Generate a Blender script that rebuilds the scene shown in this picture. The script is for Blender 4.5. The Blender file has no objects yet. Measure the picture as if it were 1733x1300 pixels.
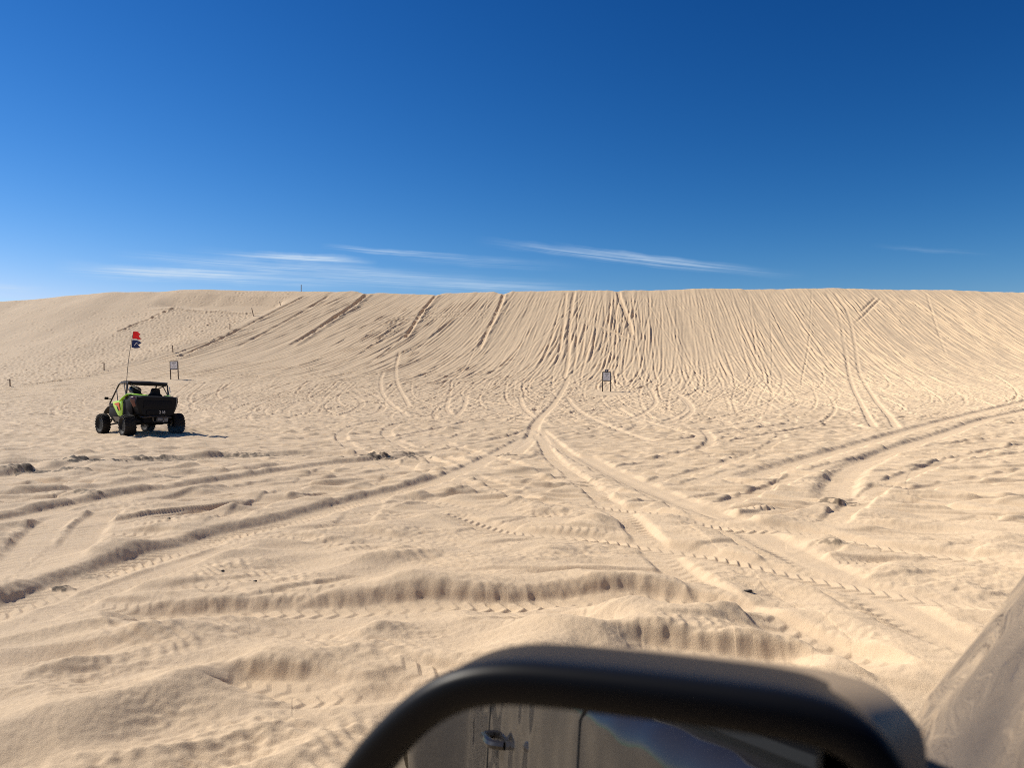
import bpy, bmesh, math, random, time
import numpy as np
from mathutils import Vector, Matrix

T0 = time.time()
random.seed(7)
rng = np.random.default_rng(11)
SC = bpy.context.scene
COL = SC.collection
PI = math.pi
F = 1302.0                      # focal length in pixels of the 1733 px wide photograph
CX, CY = 866.5, 650.0
CAMZ = 1.70
BETA = math.radians(3.7)        # the dune's fall line against the camera axis
SB, CB = math.sin(BETA), math.cos(BETA)
SUN_EL = math.radians(41.0)
EXPO = 0.97
SUN_AZ = math.radians(-67.0)    # from the view axis, negative = left

# ------------------------------------------------------------------ node helpers
def new_mat(name):
    m = bpy.data.materials.new(name)
    m.use_nodes = True
    nt = m.node_tree
    return m, nt, nt.nodes['Principled BSDF']

def nd(nt, typ, **kw):
    n = nt.nodes.new(typ)
    for k, v in kw.items():
        if k.startswith('i_'):
            key = k[2:]
            n.inputs[int(key) if key.isdigit() else key].default_value = v
        else:
            setattr(n, k, v)
    return n

def mathn(nt, op, a, b=None, c=None, clamp=False):
    n = nt.nodes.new('ShaderNodeMath'); n.operation = op; n.use_clamp = clamp
    for i, v in enumerate((a, b, c)):
        if v is None: continue
        if isinstance(v, (int, float)): n.inputs[i].default_value = v
        else: nt.links.new(v, n.inputs[i])
    return n.outputs[0]

def mixc(nt, fac, a, b, blend='MIX'):
    n = nt.nodes.new('ShaderNodeMix'); n.data_type = 'RGBA'; n.blend_type = blend
    for sock, v in ((n.inputs[0], fac), (n.inputs[6], a), (n.inputs[7], b)):
        if isinstance(v, (int, float)): sock.default_value = v
        elif isinstance(v, tuple): sock.default_value = v if len(v) == 4 else v + (1,)
        else: nt.links.new(v, sock)
    return n.outputs[2]

def simple_mat(name, col, rough=0.6, metal=0.0, dust=0.0, nscale=6.0, var=0.15, coat=0.0, spec=0.5,
               bump=0.0, bscale=60.0, dustcol=(0.36, 0.26, 0.17), emit=None):
    """procedural principled material: base colour with noise variation and settled sand dust"""
    m, nt, b = new_mat(name)
    tc = nd(nt, 'ShaderNodeTexCoord')
    n1 = nd(nt, 'ShaderNodeTexNoise', i_Scale=nscale, i_Detail=5.0)
    nt.links.new(tc.outputs['Object'], n1.inputs['Vector'])
    lo = tuple(c * (1 - var) for c in col); hi = tuple(min(1, c * (1 + var)) for c in col)
    c = mixc(nt, n1.outputs[0], lo, hi)
    if dust > 0:
        n2 = nd(nt, 'ShaderNodeTexNoise', i_Scale=nscale * 1.7, i_Detail=8.0, i_Roughness=0.7)
        nt.links.new(tc.outputs['Object'], n2.inputs['Vector'])
        f = mathn(nt, 'MULTIPLY_ADD', n2.outputs[0], 2.2, -0.75, clamp=True)
        f = mathn(nt, 'MULTIPLY', f, dust)
        c = mixc(nt, f, c, dustcol)
        r = mathn(nt, 'MULTIPLY_ADD', f, 0.5, rough, clamp=True)
        nt.links.new(r, b.inputs['Roughness'])
    else:
        b.inputs['Roughness'].default_value = rough
    nt.links.new(c, b.inputs['Base Color'])
    b.inputs['Metallic'].default_value = metal
    b.inputs['Coat Weight'].default_value = coat
    b.inputs['Coat Roughness'].default_value = 0.04
    b.inputs['Specular IOR Level'].default_value = spec
    if bump > 0:
        n3 = nd(nt, 'ShaderNodeTexNoise', i_Scale=bscale, i_Detail=4.0)
        nt.links.new(tc.outputs['Object'], n3.inputs['Vector'])
        bp = nd(nt, 'ShaderNodeBump', i_Strength=bump, i_Distance=0.01)
        nt.links.new(n3.outputs[0], bp.inputs['Height'])
        nt.links.new(bp.outputs[0], b.inputs['Normal'])
    return m

# ------------------------------------------------------------------ noise in numpy
_perm = np.arange(256); rng.shuffle(_perm); _perm = np.concatenate([_perm, _perm])
_ang = rng.uniform(0, 2 * PI, 256)
_gx, _gy = np.cos(_ang).astype(np.float32), np.sin(_ang).astype(np.float32)
def pn(x, y, seed=0):
    """2D gradient noise, about -0.7..0.7"""
    x = x + seed * 37.17; y = y + seed * 11.93
    xi = np.floor(x).astype(np.int64); yi = np.floor(y).astype(np.int64)
    fx = (x - xi).astype(np.float32); fy = (y - yi).astype(np.float32)
    xi &= 255; yi &= 255
    u = fx * fx * fx * (fx * (fx * 6 - 15) + 10); v = fy * fy * fy * (fy * (fy * 6 - 15) + 10)
    def g(ix, iy, dx, dy):
        h = _perm[_perm[ix & 255] + (iy & 255)]
        return _gx[h] * dx + _gy[h] * dy
    a = g(xi, yi, fx, fy); b = g(xi + 1, yi, fx - 1, fy)
    c = g(xi, yi + 1, fx, fy - 1); d = g(xi + 1, yi + 1, fx - 1, fy - 1)
    ab = a + u * (b - a); cd = c + u * (d - c)
    return ab + v * (cd - ab)
def sst(a, b, x):
    t = np.clip((x - a) / (b - a), 0, 1)
    return t * t * (3 - 2 * t)
# ================================================================== TERRAIN
_yt = np.linspace(-800, 800, 16001)
_sl = np.interp(_yt, [-800, 28, 40, 50, 60, 68, 74, 80, 88, 94, 800], [0, 0, .012, .03, .072, .15, .24, .34, .43, .455, .455])
_Pz = np.cumsum(_sl) * (_yt[1] - _yt[0])
def Pprof(yd): return np.interp(yd, _yt, _Pz)

def ray(px, py): return (px - CX) / F, (CY - py) / F
def crest_at(px, py):
    a, t = ray(px, py)
    Y = np.linspace(60, 170, 4401)
    yd = a * Y * SB + Y * CB
    d = Pprof(yd) - (CAMZ + t * Y)
    i = int(np.argmax(d > 0))
    return a * Y[i] * CB - Y[i] * SB, float(Pprof(yd[i])), float(yd[i])
_ck = [(-900, 520), (-200, 516), (0, 509), (100, 501), (200, 496), (300, 492), (420, 491.5), (500, 493), (560, 496), (600, 495), (620, 499), (640, 496),
       (722, 497), (737, 500), (750, 496.5), (835, 494), (852, 498.5), (866, 493.5), (960, 493), (1035, 493), (1045, 494.5), (1060, 491.5),
       (1250, 488.5), (1450, 489.5), (1600, 492), (1733, 495), (1900, 499), (2600, 510)]
_cc = [crest_at(*p) for p in _ck]
_cx = np.array([c[0] for c in _cc]); _cz = np.array([c[1] for c in _cc]); _cy = np.array([c[2] for c in _cc])
def base_z(X, Y):
    xd = X * CB - Y * SB; yd = X * SB + Y * CB
    P = Pprof(yd)
    Zc = np.interp(xd, _cx, _cz); yc = np.interp(xd, _cx, _cy)
    top = Zc + 0.12 - 0.03 * (yd - yc) * (yd > yc)
    k = 0.10
    d = np.clip((P - top) / k, -40, 40)
    return np.minimum(P, top) - k * np.log1p(np.exp(-np.abs(d)))
def unproj(px, py):
    """the point of the sand that the photograph shows at this pixel"""
    a, t = ray(px, py)
    Y = np.concatenate([np.linspace(1.5, 60, 6000), np.linspace(60.02, 180, 6000)])
    d = base_z(a * Y, Y) - (CAMZ + t * Y)
    i = int(np.argmax(d > 0))
    if d[i] <= 0: i = 7000 + int(np.argmax(d[7000:]))              # grazes the crest: take the crest
    return a * Y[i], float(Y[i])

# ---- grid: rows by depth, columns by azimuth, fine where the photograph looks
fine = np.radians(0.052)
half = np.radians(41.0)
az = list(np.arange(-half, half + fine, fine))
st = fine; a_ = az[-1]; ext = []
while a_ < PI - 0.09:
    st = min(st * 1.03, np.radians(.28)) if a_ < np.radians(66) else min(st * 1.25, np.radians(3.5)); a_ += st; ext.append(a_)
ext = [min(e, PI - 0.02) for e in ext]
A = np.array([-e for e in reversed(ext)] + az + ext)
NC = len(A)
dep = [0.25, 0.6, 1.0, 1.4, 1.8, 2.1, 2.4]
d_ = 2.55
while d_ < 118:
    dep.append(d_)
    if d_ < 32: d_ += max(0.006, 0.0027 * d_)
    elif d_ < 64: d_ += 0.088
    else: d_ += 0.11
while d_ < 900:
    d_ *= 1.06; dep.append(d_)
DEP = np.array(dep); NR = len(DEP)
KA = 1.0 / np.maximum(np.cos(A), math.cos(math.radians(62)))
R = DEP[:, None] * KA[None, :]
GX = (R * np.sin(A)[None, :]).astype(np.float64); GY = (R * np.cos(A)[None, :]).astype(np.float64)
XD = GX * CB - GY * SB; YD = GX * SB + GY * CB
BZ = base_z(GX, GY)
H = np.zeros_like(BZ, dtype=np.float32)
DAMP = np.zeros_like(H)
print('grid', NR, NC, NR * NC, round(time.time() - T0, 1))

# fence line: left of it the dune is closed to vehicles
POST_PX = [(17, 655, 12.5, 2, True), (176, 627, 12, 0, False), (292.5, 598, 12, 3, False), (389, 558.5, 10, 0, False),
           (429, 534, 14, 13, False), (474.5, 513, 6, 12, False)]
_fl = [unproj(p[0] + 3, p[1]) for p in POST_PX]
_fx = np.array([x * CB - y * SB for x, y in _fl]); _fy = np.array([x * SB + y * CB for x, y in _fl])
_fo = np.argsort(_fy)
_fyk = np.concatenate([[20, 45], _fy[_fo], [108]]); _fxk = np.concatenate([[-150, -95], _fx[_fo], [_fx[_fo][-1] + 1.5]])
def fence_x(yd): return np.interp(yd, _fyk, _fxk)
CLOSED = sst(-0.6, 1.2, fence_x(YD) - XD).astype(np.float32)       # 1 = the closed face on the left
CLOSED *= sst(50, 58, YD)

# ---- shapes of the open flat: hummocks with sharp crests, churn, ripples
rows_near = slice(0, int(np.searchsorted(DEP, 75)))
xs, ys = GX[rows_near], GY[rows_near]
yd_n = YD[rows_near]
wx = xs + 0.35 * pn(xs / 1.3, ys / 1.3, 3); wy = ys + 0.35 * pn(xs / 1.3, ys / 1.3, 4)
def aniso(x, y, deg, l1, l2, seed):
    c, s = math.cos(math.radians(deg)), math.sin(math.radians(deg))
    return pn((x * c + y * s) / l1, (-x * s + y * c) / l2, seed)
side = sst(-1.5, 1.5, xs - 0.02 * ys)                               # ridges run up-right on the left, down-right on the right
def two(l1, l2, seed):
    return aniso(wx, wy, 32, l1, l2, seed) * (1 - side) + aniso(wx, wy, -35, l1, l2, seed + 20) * side
n1 = two(2.8, 1.15, 5); n2 = two(1.3, 0.55, 6); n3 = two(0.6, 0.3, 7)
hum = 0.085 * (0.55 - np.abs(n1) * 1.9) + 0.065 * (0.4 - np.abs(n2) * 1.7) + 0.03 * n3
hum += 0.05 * pn(xs / 4.0, ys / 3.2, 8)
lump = pn(xs / 0.85, ys / 0.75, 9)
hum += 0.04 * np.clip(lump - 0.12, 0, 1) * 1.6
far_f = sst(9, 22, ys)                                              # farther out: choppier, old tracks torn up
c1 = pn(wx / 1.15, wy / 1.0, 12); c2 = pn(wx / 0.55, wy / 0.5, 13); c3 = pn(xs / 2.6, ys / 2.2, 14)
chop = 0.05 * (0.45 - np.abs(c1) * 1.6) + 0.055 * (0.3 - np.abs(c2) * 1.5) + 0.06 * c3 + .06 * (.3 - np.abs(pn(xs / .8, ys / .42, 17)) * 1.6) + .045 * pn(xs / .42, ys / .3, 18)
Hn = hum * (1 - far_f) + chop * far_f * (1 + .35 * sst(18, 30, ys))
Hn *= (0.75 + 0.5 * sst(-.3, .4, pn(xs / 5, ys / 5, 15)))
Hn *= 1 - 0.55 * sst(40, 72, yd_n)
H[rows_near] += Hn.astype(np.float32)
# small-scale roughness of old torn sand, close range only
rn = slice(0, int(np.searchsorted(DEP, 22)))
xs, ys = GX[rn], GY[rn]
patch = sst(-.12, .3, pn(xs / 1.1, ys / 0.9, 31))
rip = np.sin((ys * 0.8 + xs * 0.75 + 0.16 * pn(xs / .35, ys / .35, 32)) * 2 * PI / 0.105)
H[rn] += (0.0048 * rip * patch * (1 - sst(9, 16, ys))).astype(np.float32)
H[rn] += (0.018 * pn(xs / 0.19, ys / 0.13, 33) * patch + 0.007 * pn(xs / 0.07, ys / 0.06, 34) * (.4 + patch) + .003 * pn(xs / .035, ys / .03, 35)).astype(np.float32)
print('noise', round(time.time() - T0, 1))

# ------------------------------------------------------------------ strokes: one tyre rut each
BUF_D = np.full(H.shape, 1e9, np.float32); BUF_S = np.zeros(H.shape, np.float32); BUF_G = np.zeros(H.shape, np.float32)
def col_range(a0, a1): return max(0, int(np.searchsorted(A, a0)) - 1), min(NC, int(np.searchsorted(A, a1)) + 1)
def row_range(d0, d1): return max(0, int(np.searchsorted(DEP, d0)) - 1), min(NR, int(np.searchsorted(DEP, d1)) + 1)
def smooth_line(pts, step):
    p = np.array(pts, float)
    if len(p) > 2:                                                   # Catmull-Rom
        q = np.vstack([2 * p[0] - p[1], p, 2 * p[-1] - p[-2]]); out = []
        for i in range(1, len(q) - 2):
            n = max(2, int(np.linalg.norm(q[i + 1] - q[i]) / step))
            t = np.linspace(0, 1, n, endpoint=False)[:, None]
            out.append(0.5 * (2 * q[i] + (q[i + 1] - q[i - 1]) * t + (2 * q[i - 1] - 5 * q[i] + 4 * q[i + 1] - q[i + 2]) * t ** 2
                              + (-q[i - 1] + 3 * q[i] - 3 * q[i + 1] + q[i + 2]) * t ** 3))
        out.append(p[-1:]); return np.vstack(out)
    n = max(2, int(np.linalg.norm(p[1] - p[0]) / step) + 1)
    return p[0] + (p[1] - p[0]) * np.linspace(0, 1, n)[:, None]

def stroke(pts, w=0.14, depth=0.06, reach=0.45, step=0.3, prof=None, **kw):
    """pts in world metres; measures signed distance d and length s round the line, then lets prof shape the sand there"""
    L = smooth_line(pts, step)
    s = 0.0; bb = None; tot = np.sum(np.linalg.norm(np.diff(L, axis=0), axis=1))
    for i in range(len(L) - 1):
        p0, p1 = L[i], L[i + 1]
        v = p1 - p0; ln = math.hypot(*v)
        if ln < 1e-6: continue
        t = v / ln
        xs_ = (p0[0], p1[0]); ys_ = (p0[1], p1[1])
        y_lo = min(ys_) - reach; y_hi = max(ys_) + reach
        if y_lo < 0.6: s += ln; continue
        x_lo = min(xs_) - reach; x_hi = max(xs_) + reach
        a0 = math.atan2(x_lo, y_lo if x_lo < 0 else y_hi); a1 = math.atan2(x_hi, y_hi if x_hi < 0 else y_lo)
        c0, c1_ = col_range(a0, a1)
        r0, r1 = row_range(y_lo * 0.998, y_hi * 1.002)               # |azimuth| < 62 deg: depth equals y
        if c1_ - c0 < 2 or r1 - r0 < 2: s += ln; continue
        sl = (slice(r0, r1), slice(c0, c1_))
        dx = GX[sl] - p0[0]; dy = GY[sl] - p0[1]
        u = np.clip(dx * t[0] + dy * t[1], 0, ln)
        ex = dx - u * t[0]; ey = dy - u * t[1]
        d2 = np.sqrt(ex * ex + ey * ey)
        sg = np.where(t[0] * dy - t[1] * dx >= 0, 1.0, -1.0)         # + = left of travel
        m = d2 < BUF_D[sl]
        BUF_D[sl] = np.where(m, d2, BUF_D[sl]); BUF_S[sl] = np.where(m, s + u, BUF_S[sl]); BUF_G[sl] = np.where(m, sg, BUF_G[sl])
        bb = [r0, r1, c0, c1_] if bb is None else [min(bb[0], r0), max(bb[1], r1), min(bb[2], c0), max(bb[3], c1_)]
        s += ln
    if bb is None: return
    sl = (slice(bb[0], bb[1]), slice(bb[2], bb[3]))
    D = BUF_D[sl]; idx = np.nonzero(D < reach)
    if len(idx[0]):
        d = D[idx]; ss = BUF_S[sl][idx]; sg = BUF_G[sl][idx]
        prof(sl, idx, d, d * sg, ss, tot, w, depth, **kw)
    BUF_D[sl] = 1e9

def prof_rut(sl, idx, d, ds, s, tot, w, depth, berm=0.5, keep=0.35, fade=1.5, rough=0.3, seed=1, bias=0.0, lug=0.0, lp=0.1, chev=0.5, scal=0.0, wall=0.07, gap=0.0, bn=0.3, flat=.35, crumb=0.0):
    """ds signed distance (+ left of travel). berm thrown up on both sides, bias>0 piles it on the left side"""
    h = H[sl]; h0 = h[idx]
    amp = sst(0, fade, s) * sst(0, fade, tot - s)
    if gap > 0: amp = amp * sst(-gap, 0.35 - gap, pn(s / 1.4, s * 0 + seed, 41) + 0.25)
    nz = pn(s / 0.7, s * 0 + seed * 3.3, 42)
    amp2 = amp * (1 + rough * 1.5 * nz)
    ph = (s / lp + chev * d / w) % 1.0
    tooth = np.where(ph < 0.72, ph / 0.72, (1 - ph) / 0.28)          # saw tooth
    we = w * (1 + 0.25 * rough * pn(s / 0.45, s * 0 + seed, 43))
    if scal > 0: we = we - scal * wall * np.cos(2 * PI * s / (lp * 1.15)) * 0.6
    inside = 1 - sst(we, we + wall, d)
    dc = d - (we + wall * 1.15)
    bl = np.exp(-(dc / np.where(dc < 0, wall * .8, wall * 2.0)) ** 2)    # steep inside, long gentle outside
    bs = 1 + bias * np.sign(ds)
    bm = depth * berm * bl * np.maximum(bs, 0) * (1 + 0.8 * rough * pn(s / bn, ds / 0.3 + seed, 44))
    floor = -depth * inside
    if lug > 0: floor = floor + lug * np.clip(.55 + 1.3 * pn(s / .9, s * 0 + seed * 1.7, 45), .05, 1.2) * (1 - sst(we * .72, we * 1.02, d)) * (tooth - 0.5)
    m = np.maximum(inside, flat * (1 - sst(we + wall, we + wall * 3, d))) * amp
    hl = h0 * (1 - (1 - keep) * m)
    if crumb > 0:                                                      # slumped, crumbling walls
        x_, y_ = GX[sl][idx], GY[sl][idx]
        cr = (pn(x_ / .11, y_ / .11, 46) + .7 * pn(x_ / .05, y_ / .05, 47)) * np.exp(-((d - we - wall * .6) / (wall * .9)) ** 2)
        floor = floor + crumb * cr
    h[idx] = hl + (floor + bm) * amp2
    H[sl] = h

def mk(px_list): return [unproj(*p) for p in px_list]
def offset_line(pts, off):
    p = np.array(pts, float); g = np.gradient(p, axis=0); g /= np.linalg.norm(g, axis=1)[:, None] + 1e-9
    return p + off * np.stack([-g[:, 1], g[:, 0]], 1)

# ---- old tracks across the flat, wandering
for i in range(190):
    y0 = rng.uniform(9, 62); x0 = rng.uniform(-0.72, 0.72) * y0
    hd = rng.normal(0, 0.55) + (0.12 if x0 < 0 else -0.2) + (PI if rng.random() < .5 else 0)
    if y0 > 35 and rng.random() < .6: hd = PI / 2 + rng.normal(0, .7)
    k = rng.normal(0, 0.035); n = int(rng.integers(6, 15)); pts = [(x0, y0)]
    for j in range(n):
        hd += k * 2 + rng.normal(0, .02); x0 += 2 * math.cos(hd); y0 += 2 * math.sin(hd); pts.append((x0, y0))
    dp = rng.uniform(0.012, 0.036) * (1 if pts[0][1] < 40 else .7)
    for off in (-0.75, 0.75):
        q = [p for p in offset_line(pts, off) if p[1] > 7.5]
        if len(q) > 2:
            stroke(q, w=rng.uniform(.10, .17), depth=dp, reach=.55, step=.5, prof=prof_rut, berm=.6, keep=.5, seed=i, rough=.4,
                   lug=dp * .35 if rng.random() < .5 else 0, lp=rng.uniform(.11, .2), wall=.09, gap=.15)
for i in range(85):                                                  # faint tread prints, half blown away
    y0 = 4.6 + 10 * rng.random() ** 1.2; x0 = rng.uniform(-0.75, 0.75) * y0
    hd = rng.choice([.4, -.55, .05, -.1]) + rng.normal(0, .15); k = rng.normal(0, .12); pts = [(x0, y0)]
    for j in range(int(rng.integers(3, 7))):
        hd += k * .4; x0 += .4 * math.cos(hd); y0 += .4 * math.sin(hd); pts.append((x0, y0))
    dp = rng.uniform(.008, .02)
    stroke(pts, w=rng.uniform(.09, .13), depth=dp, reach=.4, step=.15, prof=prof_rut, berm=.8, keep=.75, seed=i + 300, rough=.4, lug=dp * 1.0, lp=rng.uniform(.08, .13), chev=rng.uniform(.3, 1), wall=.07, fade=.5, gap=.2)
print('old tracks', round(time.time() - T0, 1))
# ---- the dune face: hundreds of climbing ruts side by side
rows_d = slice(int(np.searchsorted(DEP, 55)), int(np.searchsorted(DEP, 150)))
xd_, yd_ = XD[rows_d], YD[rows_d]
def lean(x, y):
    base = 0.10 + 0.48 / (1 + np.exp((x + 17) / 6.0)) - 0.10 / (1 + np.exp(-(x - 28) / 6.0))
    return base * (1 + 0.035 * np.clip(84 - y, 0, 20))
op = (1 - CLOSED[rows_d]) * sst(64, 80, yd_) * (1 - sst(-.2, 2.5, yd_ - np.interp(xd_, _cx, _cy)))
# broad waviness and the fine combing that the ruts leave between them
comb = xd_ - (yd_ - 90) * lean(xd_, 90) * 0.8
comb = comb + 0.6 * pn(xd_ / 9, yd_ / 12, 61)
H[rows_d] += (op * (0.05 * pn(comb / 1.1, yd_ / 22, 62) + 0.04 * pn(comb / 0.5, yd_ / 18, 63) + 0.08 * pn(comb / 3.1, yd_ / 22, 64))).astype(np.float32)
H[rows_d] += ((1 - CLOSED[rows_d]) * sst(60, 72, yd_) * 0.05 * pn(xd_ / 1.2, yd_ / 1.6, 65) + (1 - CLOSED[rows_d]) * (1 - sst(72, 84, yd_)) * .035 * (.3 - np.abs(pn(xd_ / .7, yd_ / .45, 67)) * 1.5)).astype(np.float32)
H[rows_d] += (0.35 * sst(74, 84, yd_) * pn(xd_ / 11, yd_ / 18, 66)).astype(np.float32)
def dxy(x, y): return (x * CB + y * SB, -x * SB + y * CB)            # dune frame -> world
nst = 0
for i in range(1500):
    x = rng.uniform(-31, 92); yc_ = float(np.interp(x, _cx, _cy))
    x0 = x
    end = rng.uniform(27, 64) if rng.random() < .8 else rng.uniform(70, 92)
    start = yc_ + 1.0 if rng.random() < .8 else rng.uniform(86, yc_)
    dl = rng.normal(0, .05); kb = rng.normal(0, .018)
    if rng.random() < .04: dl += rng.choice([-1, 1]) * rng.uniform(.1, .3)
    pts = []; y = start; ok = True
    conv = rng.random() < .35 and abs(x) < 22; lat = rng.normal(0, 1.0) + (.9 if x < -5 else -.5 if x > 15 else 0)
    while y > end:
        if fence_x(y) > x - .4: 
            x = fence_x(y) + .4 + rng.uniform(0, .6)
        pts.append(dxy(x, y))
        sl_ = float(lean(x, y)) + dl
        if y < 78: sl_ += kb * (78 - y) * .8
        if y < 70:
            sl_ = (sl_ * .5 + .5 * (x - 1.0) / max(y - 22, 6) * 1.6) if conv else sl_ + lat * (70 - y) * .03
        x -= sl_ * 1.6; y -= 1.6
    if len(pts) < 4: continue
    dp = (rng.uniform(.016, .04) if rng.random() < .96 else rng.uniform(.04, .06)) * (.75 if x < 16 else 1)
    stroke(pts, w=rng.uniform(.03, .08), depth=dp * (1 if end > 50 else .8), reach=.4, step=1.0, prof=prof_rut, berm=.7, keep=.8, seed=i, rough=.2, wall=.075, bn=3.0, fade=7, flat=0, bias=rng.uniform(-.4, .4))
    nst += 1
print('dune ruts', nst, round(time.time() - T0, 1))
# gullies broken through the crest and the deep main line
for pl, w, dp in [([(624, 497), (606, 512), (585, 527), (560, 543), (530, 562), (490, 585)], .28, .42),
                  ([(740, 497), (728, 512), (712, 532), (700, 552), (685, 575)], .15, .34),
                  ([(853, 496), (848, 512), (838, 535), (825, 560), (810, 590)], .15, .36),
                  ([(1046, 494), (1050, 510), (1062, 540), (1070, 570)], .18, .2),
                  ([(520, 500), (480, 520), (430, 546), (380, 572), (300, 606)], .2, .25),
                  ([(560, 500), (520, 524), (470, 552), (400, 588)], .18, .22),
                  ([(972, 494), (968, 520), (963, 560), (962, 600), (955, 640)], .10, .14),
                  ([(958, 495), (956, 520), (952, 560), (946, 600)], .08, .12)]:
    stroke(mk(pl), w=w, depth=dp * .4, reach=.9, step=1.0, prof=prof_rut, berm=.6, keep=.4, rough=.35, wall=.16, fade=1.0, bias=.5, flat=0)
# lone crossing pairs on the face
for pl in [[(622, 546), (680, 538), (750, 531), (830, 528), (870, 529)], [(628, 552), (690, 543), (760, 537), (840, 534)],
           [(975, 544), (1010, 553), (1040, 565), (1080, 580)],
           [(1492, 505), (1476, 520), (1462, 535), (1445, 548)], [(1484, 503), (1468, 518), (1455, 531)],
           [(1396, 494), (1418, 530), (1428, 580), (1436, 630), (1455, 680), (1480, 725)],
           [(1410, 494), (1434, 530), (1446, 580), (1454, 630), (1475, 668), (1500, 700), (1520, 728)]]:
    stroke(mk(pl), w=.09, depth=.026, reach=.8, step=.8, prof=prof_rut, berm=.9, keep=.2, rough=.5, lug=.015, lp=.35, wall=.11, fade=1.5)
# loops at the foot of the dune
for pl in [[(650, 628), (644, 645), (648, 668), (668, 690), (690, 706)], [(676, 596), (670, 622), (672, 648), (684, 672), (694, 690)],
           [(1148, 668), (1165, 690), (1130, 712), (1070, 722), (1010, 730)], [(1138, 662), (1160, 676), (1172, 694), (1150, 714)],
           [(1190, 728), (1203, 742), (1196, 755), (1176, 766)], [(760, 672), (756, 690), (762, 702)], [(790, 668), (785, 690), (772, 705)],
           [(880, 672), (886, 690), (905, 708), (930, 722)], [(1045, 690), (1070, 706), (1120, 722), (1180, 740)],
           [(1100, 655), (1110, 680), (1090, 700), (1060, 712)], [(1340, 690), (1365, 687), (1395, 690)], [(1340, 692), (1352, 686), (1368, 690)],
           [(960, 672), (985, 700), (1050, 730), (1110, 750)], [(700, 735), (740, 727), (800, 712), (850, 698)], [(610, 748), (680, 738), (760, 722)],
           [(915, 716), (880, 735), (800, 752), (720, 768)]]:
    stroke(mk(pl), w=.08, depth=.021, reach=.7, step=.6, prof=prof_rut, berm=.8, keep=.25, rough=.5, wall=.12, fade=1.2)

# ---- the closed face: smooth, slumps, and thousands of footprints
xc, yc2 = XD[rows_d], YD[rows_d]; cl = CLOSED[rows_d]
H[rows_d] += (cl * (0.10 * pn(xc / 3.2, yc2 / 5.0, 71) + 0.025 * pn(xc / .9, yc2 / 1.4, 72) + 0.25 * pn(xc / 9, yc2 / 11, 73))).astype(np.float32)
tl = mk([(255, 524), (290, 523.5), (330, 525), (420, 528), (475, 529)])
tlx = np.array([x * CB - y * SB for x, y in tl]); tly = np.array([x * SB + y * CB for x, y in tl])
q = yc2 - np.interp(xc, tlx, tly) - 0.35 * pn(xc / 1.5, xc * 0, 74)
mk_t = sst(tlx[0] - 2, tlx[0] + 2, xc) * (1 - sst(tlx[-1] - 1.5, tlx[-1] + 1, xc)) * cl
dlt = np.where(q < 0, 0.14 * np.exp(-(q / .25) ** 2), np.where(q < 2.6, .14 - .30 * q, np.where(q < 6, -.64 + (q - 2.6) * .188, 0)))
H[rows_d] += (mk_t * dlt * sst(-1, -.0, q)).astype(np.float32)
npt = 0
def dent(x, y, r, dp):
    X, Y = dxy(x, y)
    a0 = math.atan2(X - r * 2, Y); a1 = math.atan2(X + r * 2, Y)
    c0, c1_ = col_range(a0, a1); r0, r1 = row_range(Y - r * 2.2, Y + r * 2.2)
    if c1_ - c0 < 2: return
    sl = (slice(r0, r1), slice(c0, c1_))
    d = np.hypot(GX[sl] - X, (GY[sl] - Y) * .8) / r
    H[sl] += (dp * (-np.exp(-d * d * 1.3) + .45 * np.exp(-((d - 1.35) / .4) ** 2))).astype(np.float32)
for i in range(5200):
    t = rng.random(); y = rng.uniform(66, 103); fx_ = float(fence_x(y))
    back = abs(rng.normal(0, 9)) + .4 if rng.random() < .8 else rng.uniform(0, 40)
    x = fx_ - back
    if x < -105: continue
    if y > 96 and rng.random() < .75: continue
    dent(x, y, rng.uniform(.11, .21), rng.uniform(.02, .06)); npt += 1
# a line of steps slanting up the closed face
sp = mk([(205, 560), (232, 549), (256, 539), (280, 528), (300, 521)])
for p in smooth_line(sp, .45):
    dent(p[0] * CB - p[1] * SB + rng.normal(0, .12), p[0] * SB + p[1] * CB + rng.normal(0, .12), .28, .15)
print('prints', npt, round(time.time() - T0, 1))

# patches of churned, crumbly sand at close range
for px, py, rx, ry, am in [(1150, 1095, .55, .28, 1.0), (1230, 1130, .35, .2, 1.1), (500, 1195, .5, .16, .8), (650, 1245, .4, .25, .7), (330, 1240, .6, .3, .6), (880, 950, .8, .4, .7), (1340, 1000, 1.0, .5, .7), (560, 1090, .9, .2, .8),
                           (100, 1160, .7, .35, .7), (1000, 870, 1.6, .5, .8), (700, 910, 1.4, .5, .7), (250, 1060, .5, .25, .7), (1580, 1000, .9, .5, .7), (430, 1275, .5, .2, .6), (1000, 930, .5, .4, .8), (110, 930, .8, .8, .5), (1420, 1100, .5, .3, .8)]:
    X, Y = unproj(px, py); r = max(rx, ry) * 2
    c0, c1_ = col_range(math.atan2(X - r, Y), math.atan2(X + r, Y)); r0, r1 = row_range(max(Y - r, 1.5), Y + r)
    sl = (slice(r0, r1), slice(c0, c1_)); gx, gy = GX[sl], GY[sl]
    q = ((gx - X) / rx) ** 2 + ((gy - Y) / ry) ** 2 + .9 * pn(gx / .4, gy / .4, 91)
    f = np.clip(1.1 - q, 0, 1); k = min(1.6, .6 + Y / 12)
    nn_ = .020 * (.35 - np.abs(pn(gx / (.13 * k), gy / (.10 * k), 92)) * 1.5) + .012 * pn(gx / (.06 * k), gy / (.055 * k), 93)
    H[sl] += (f * nn_ * am * k).astype(np.float32)
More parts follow.
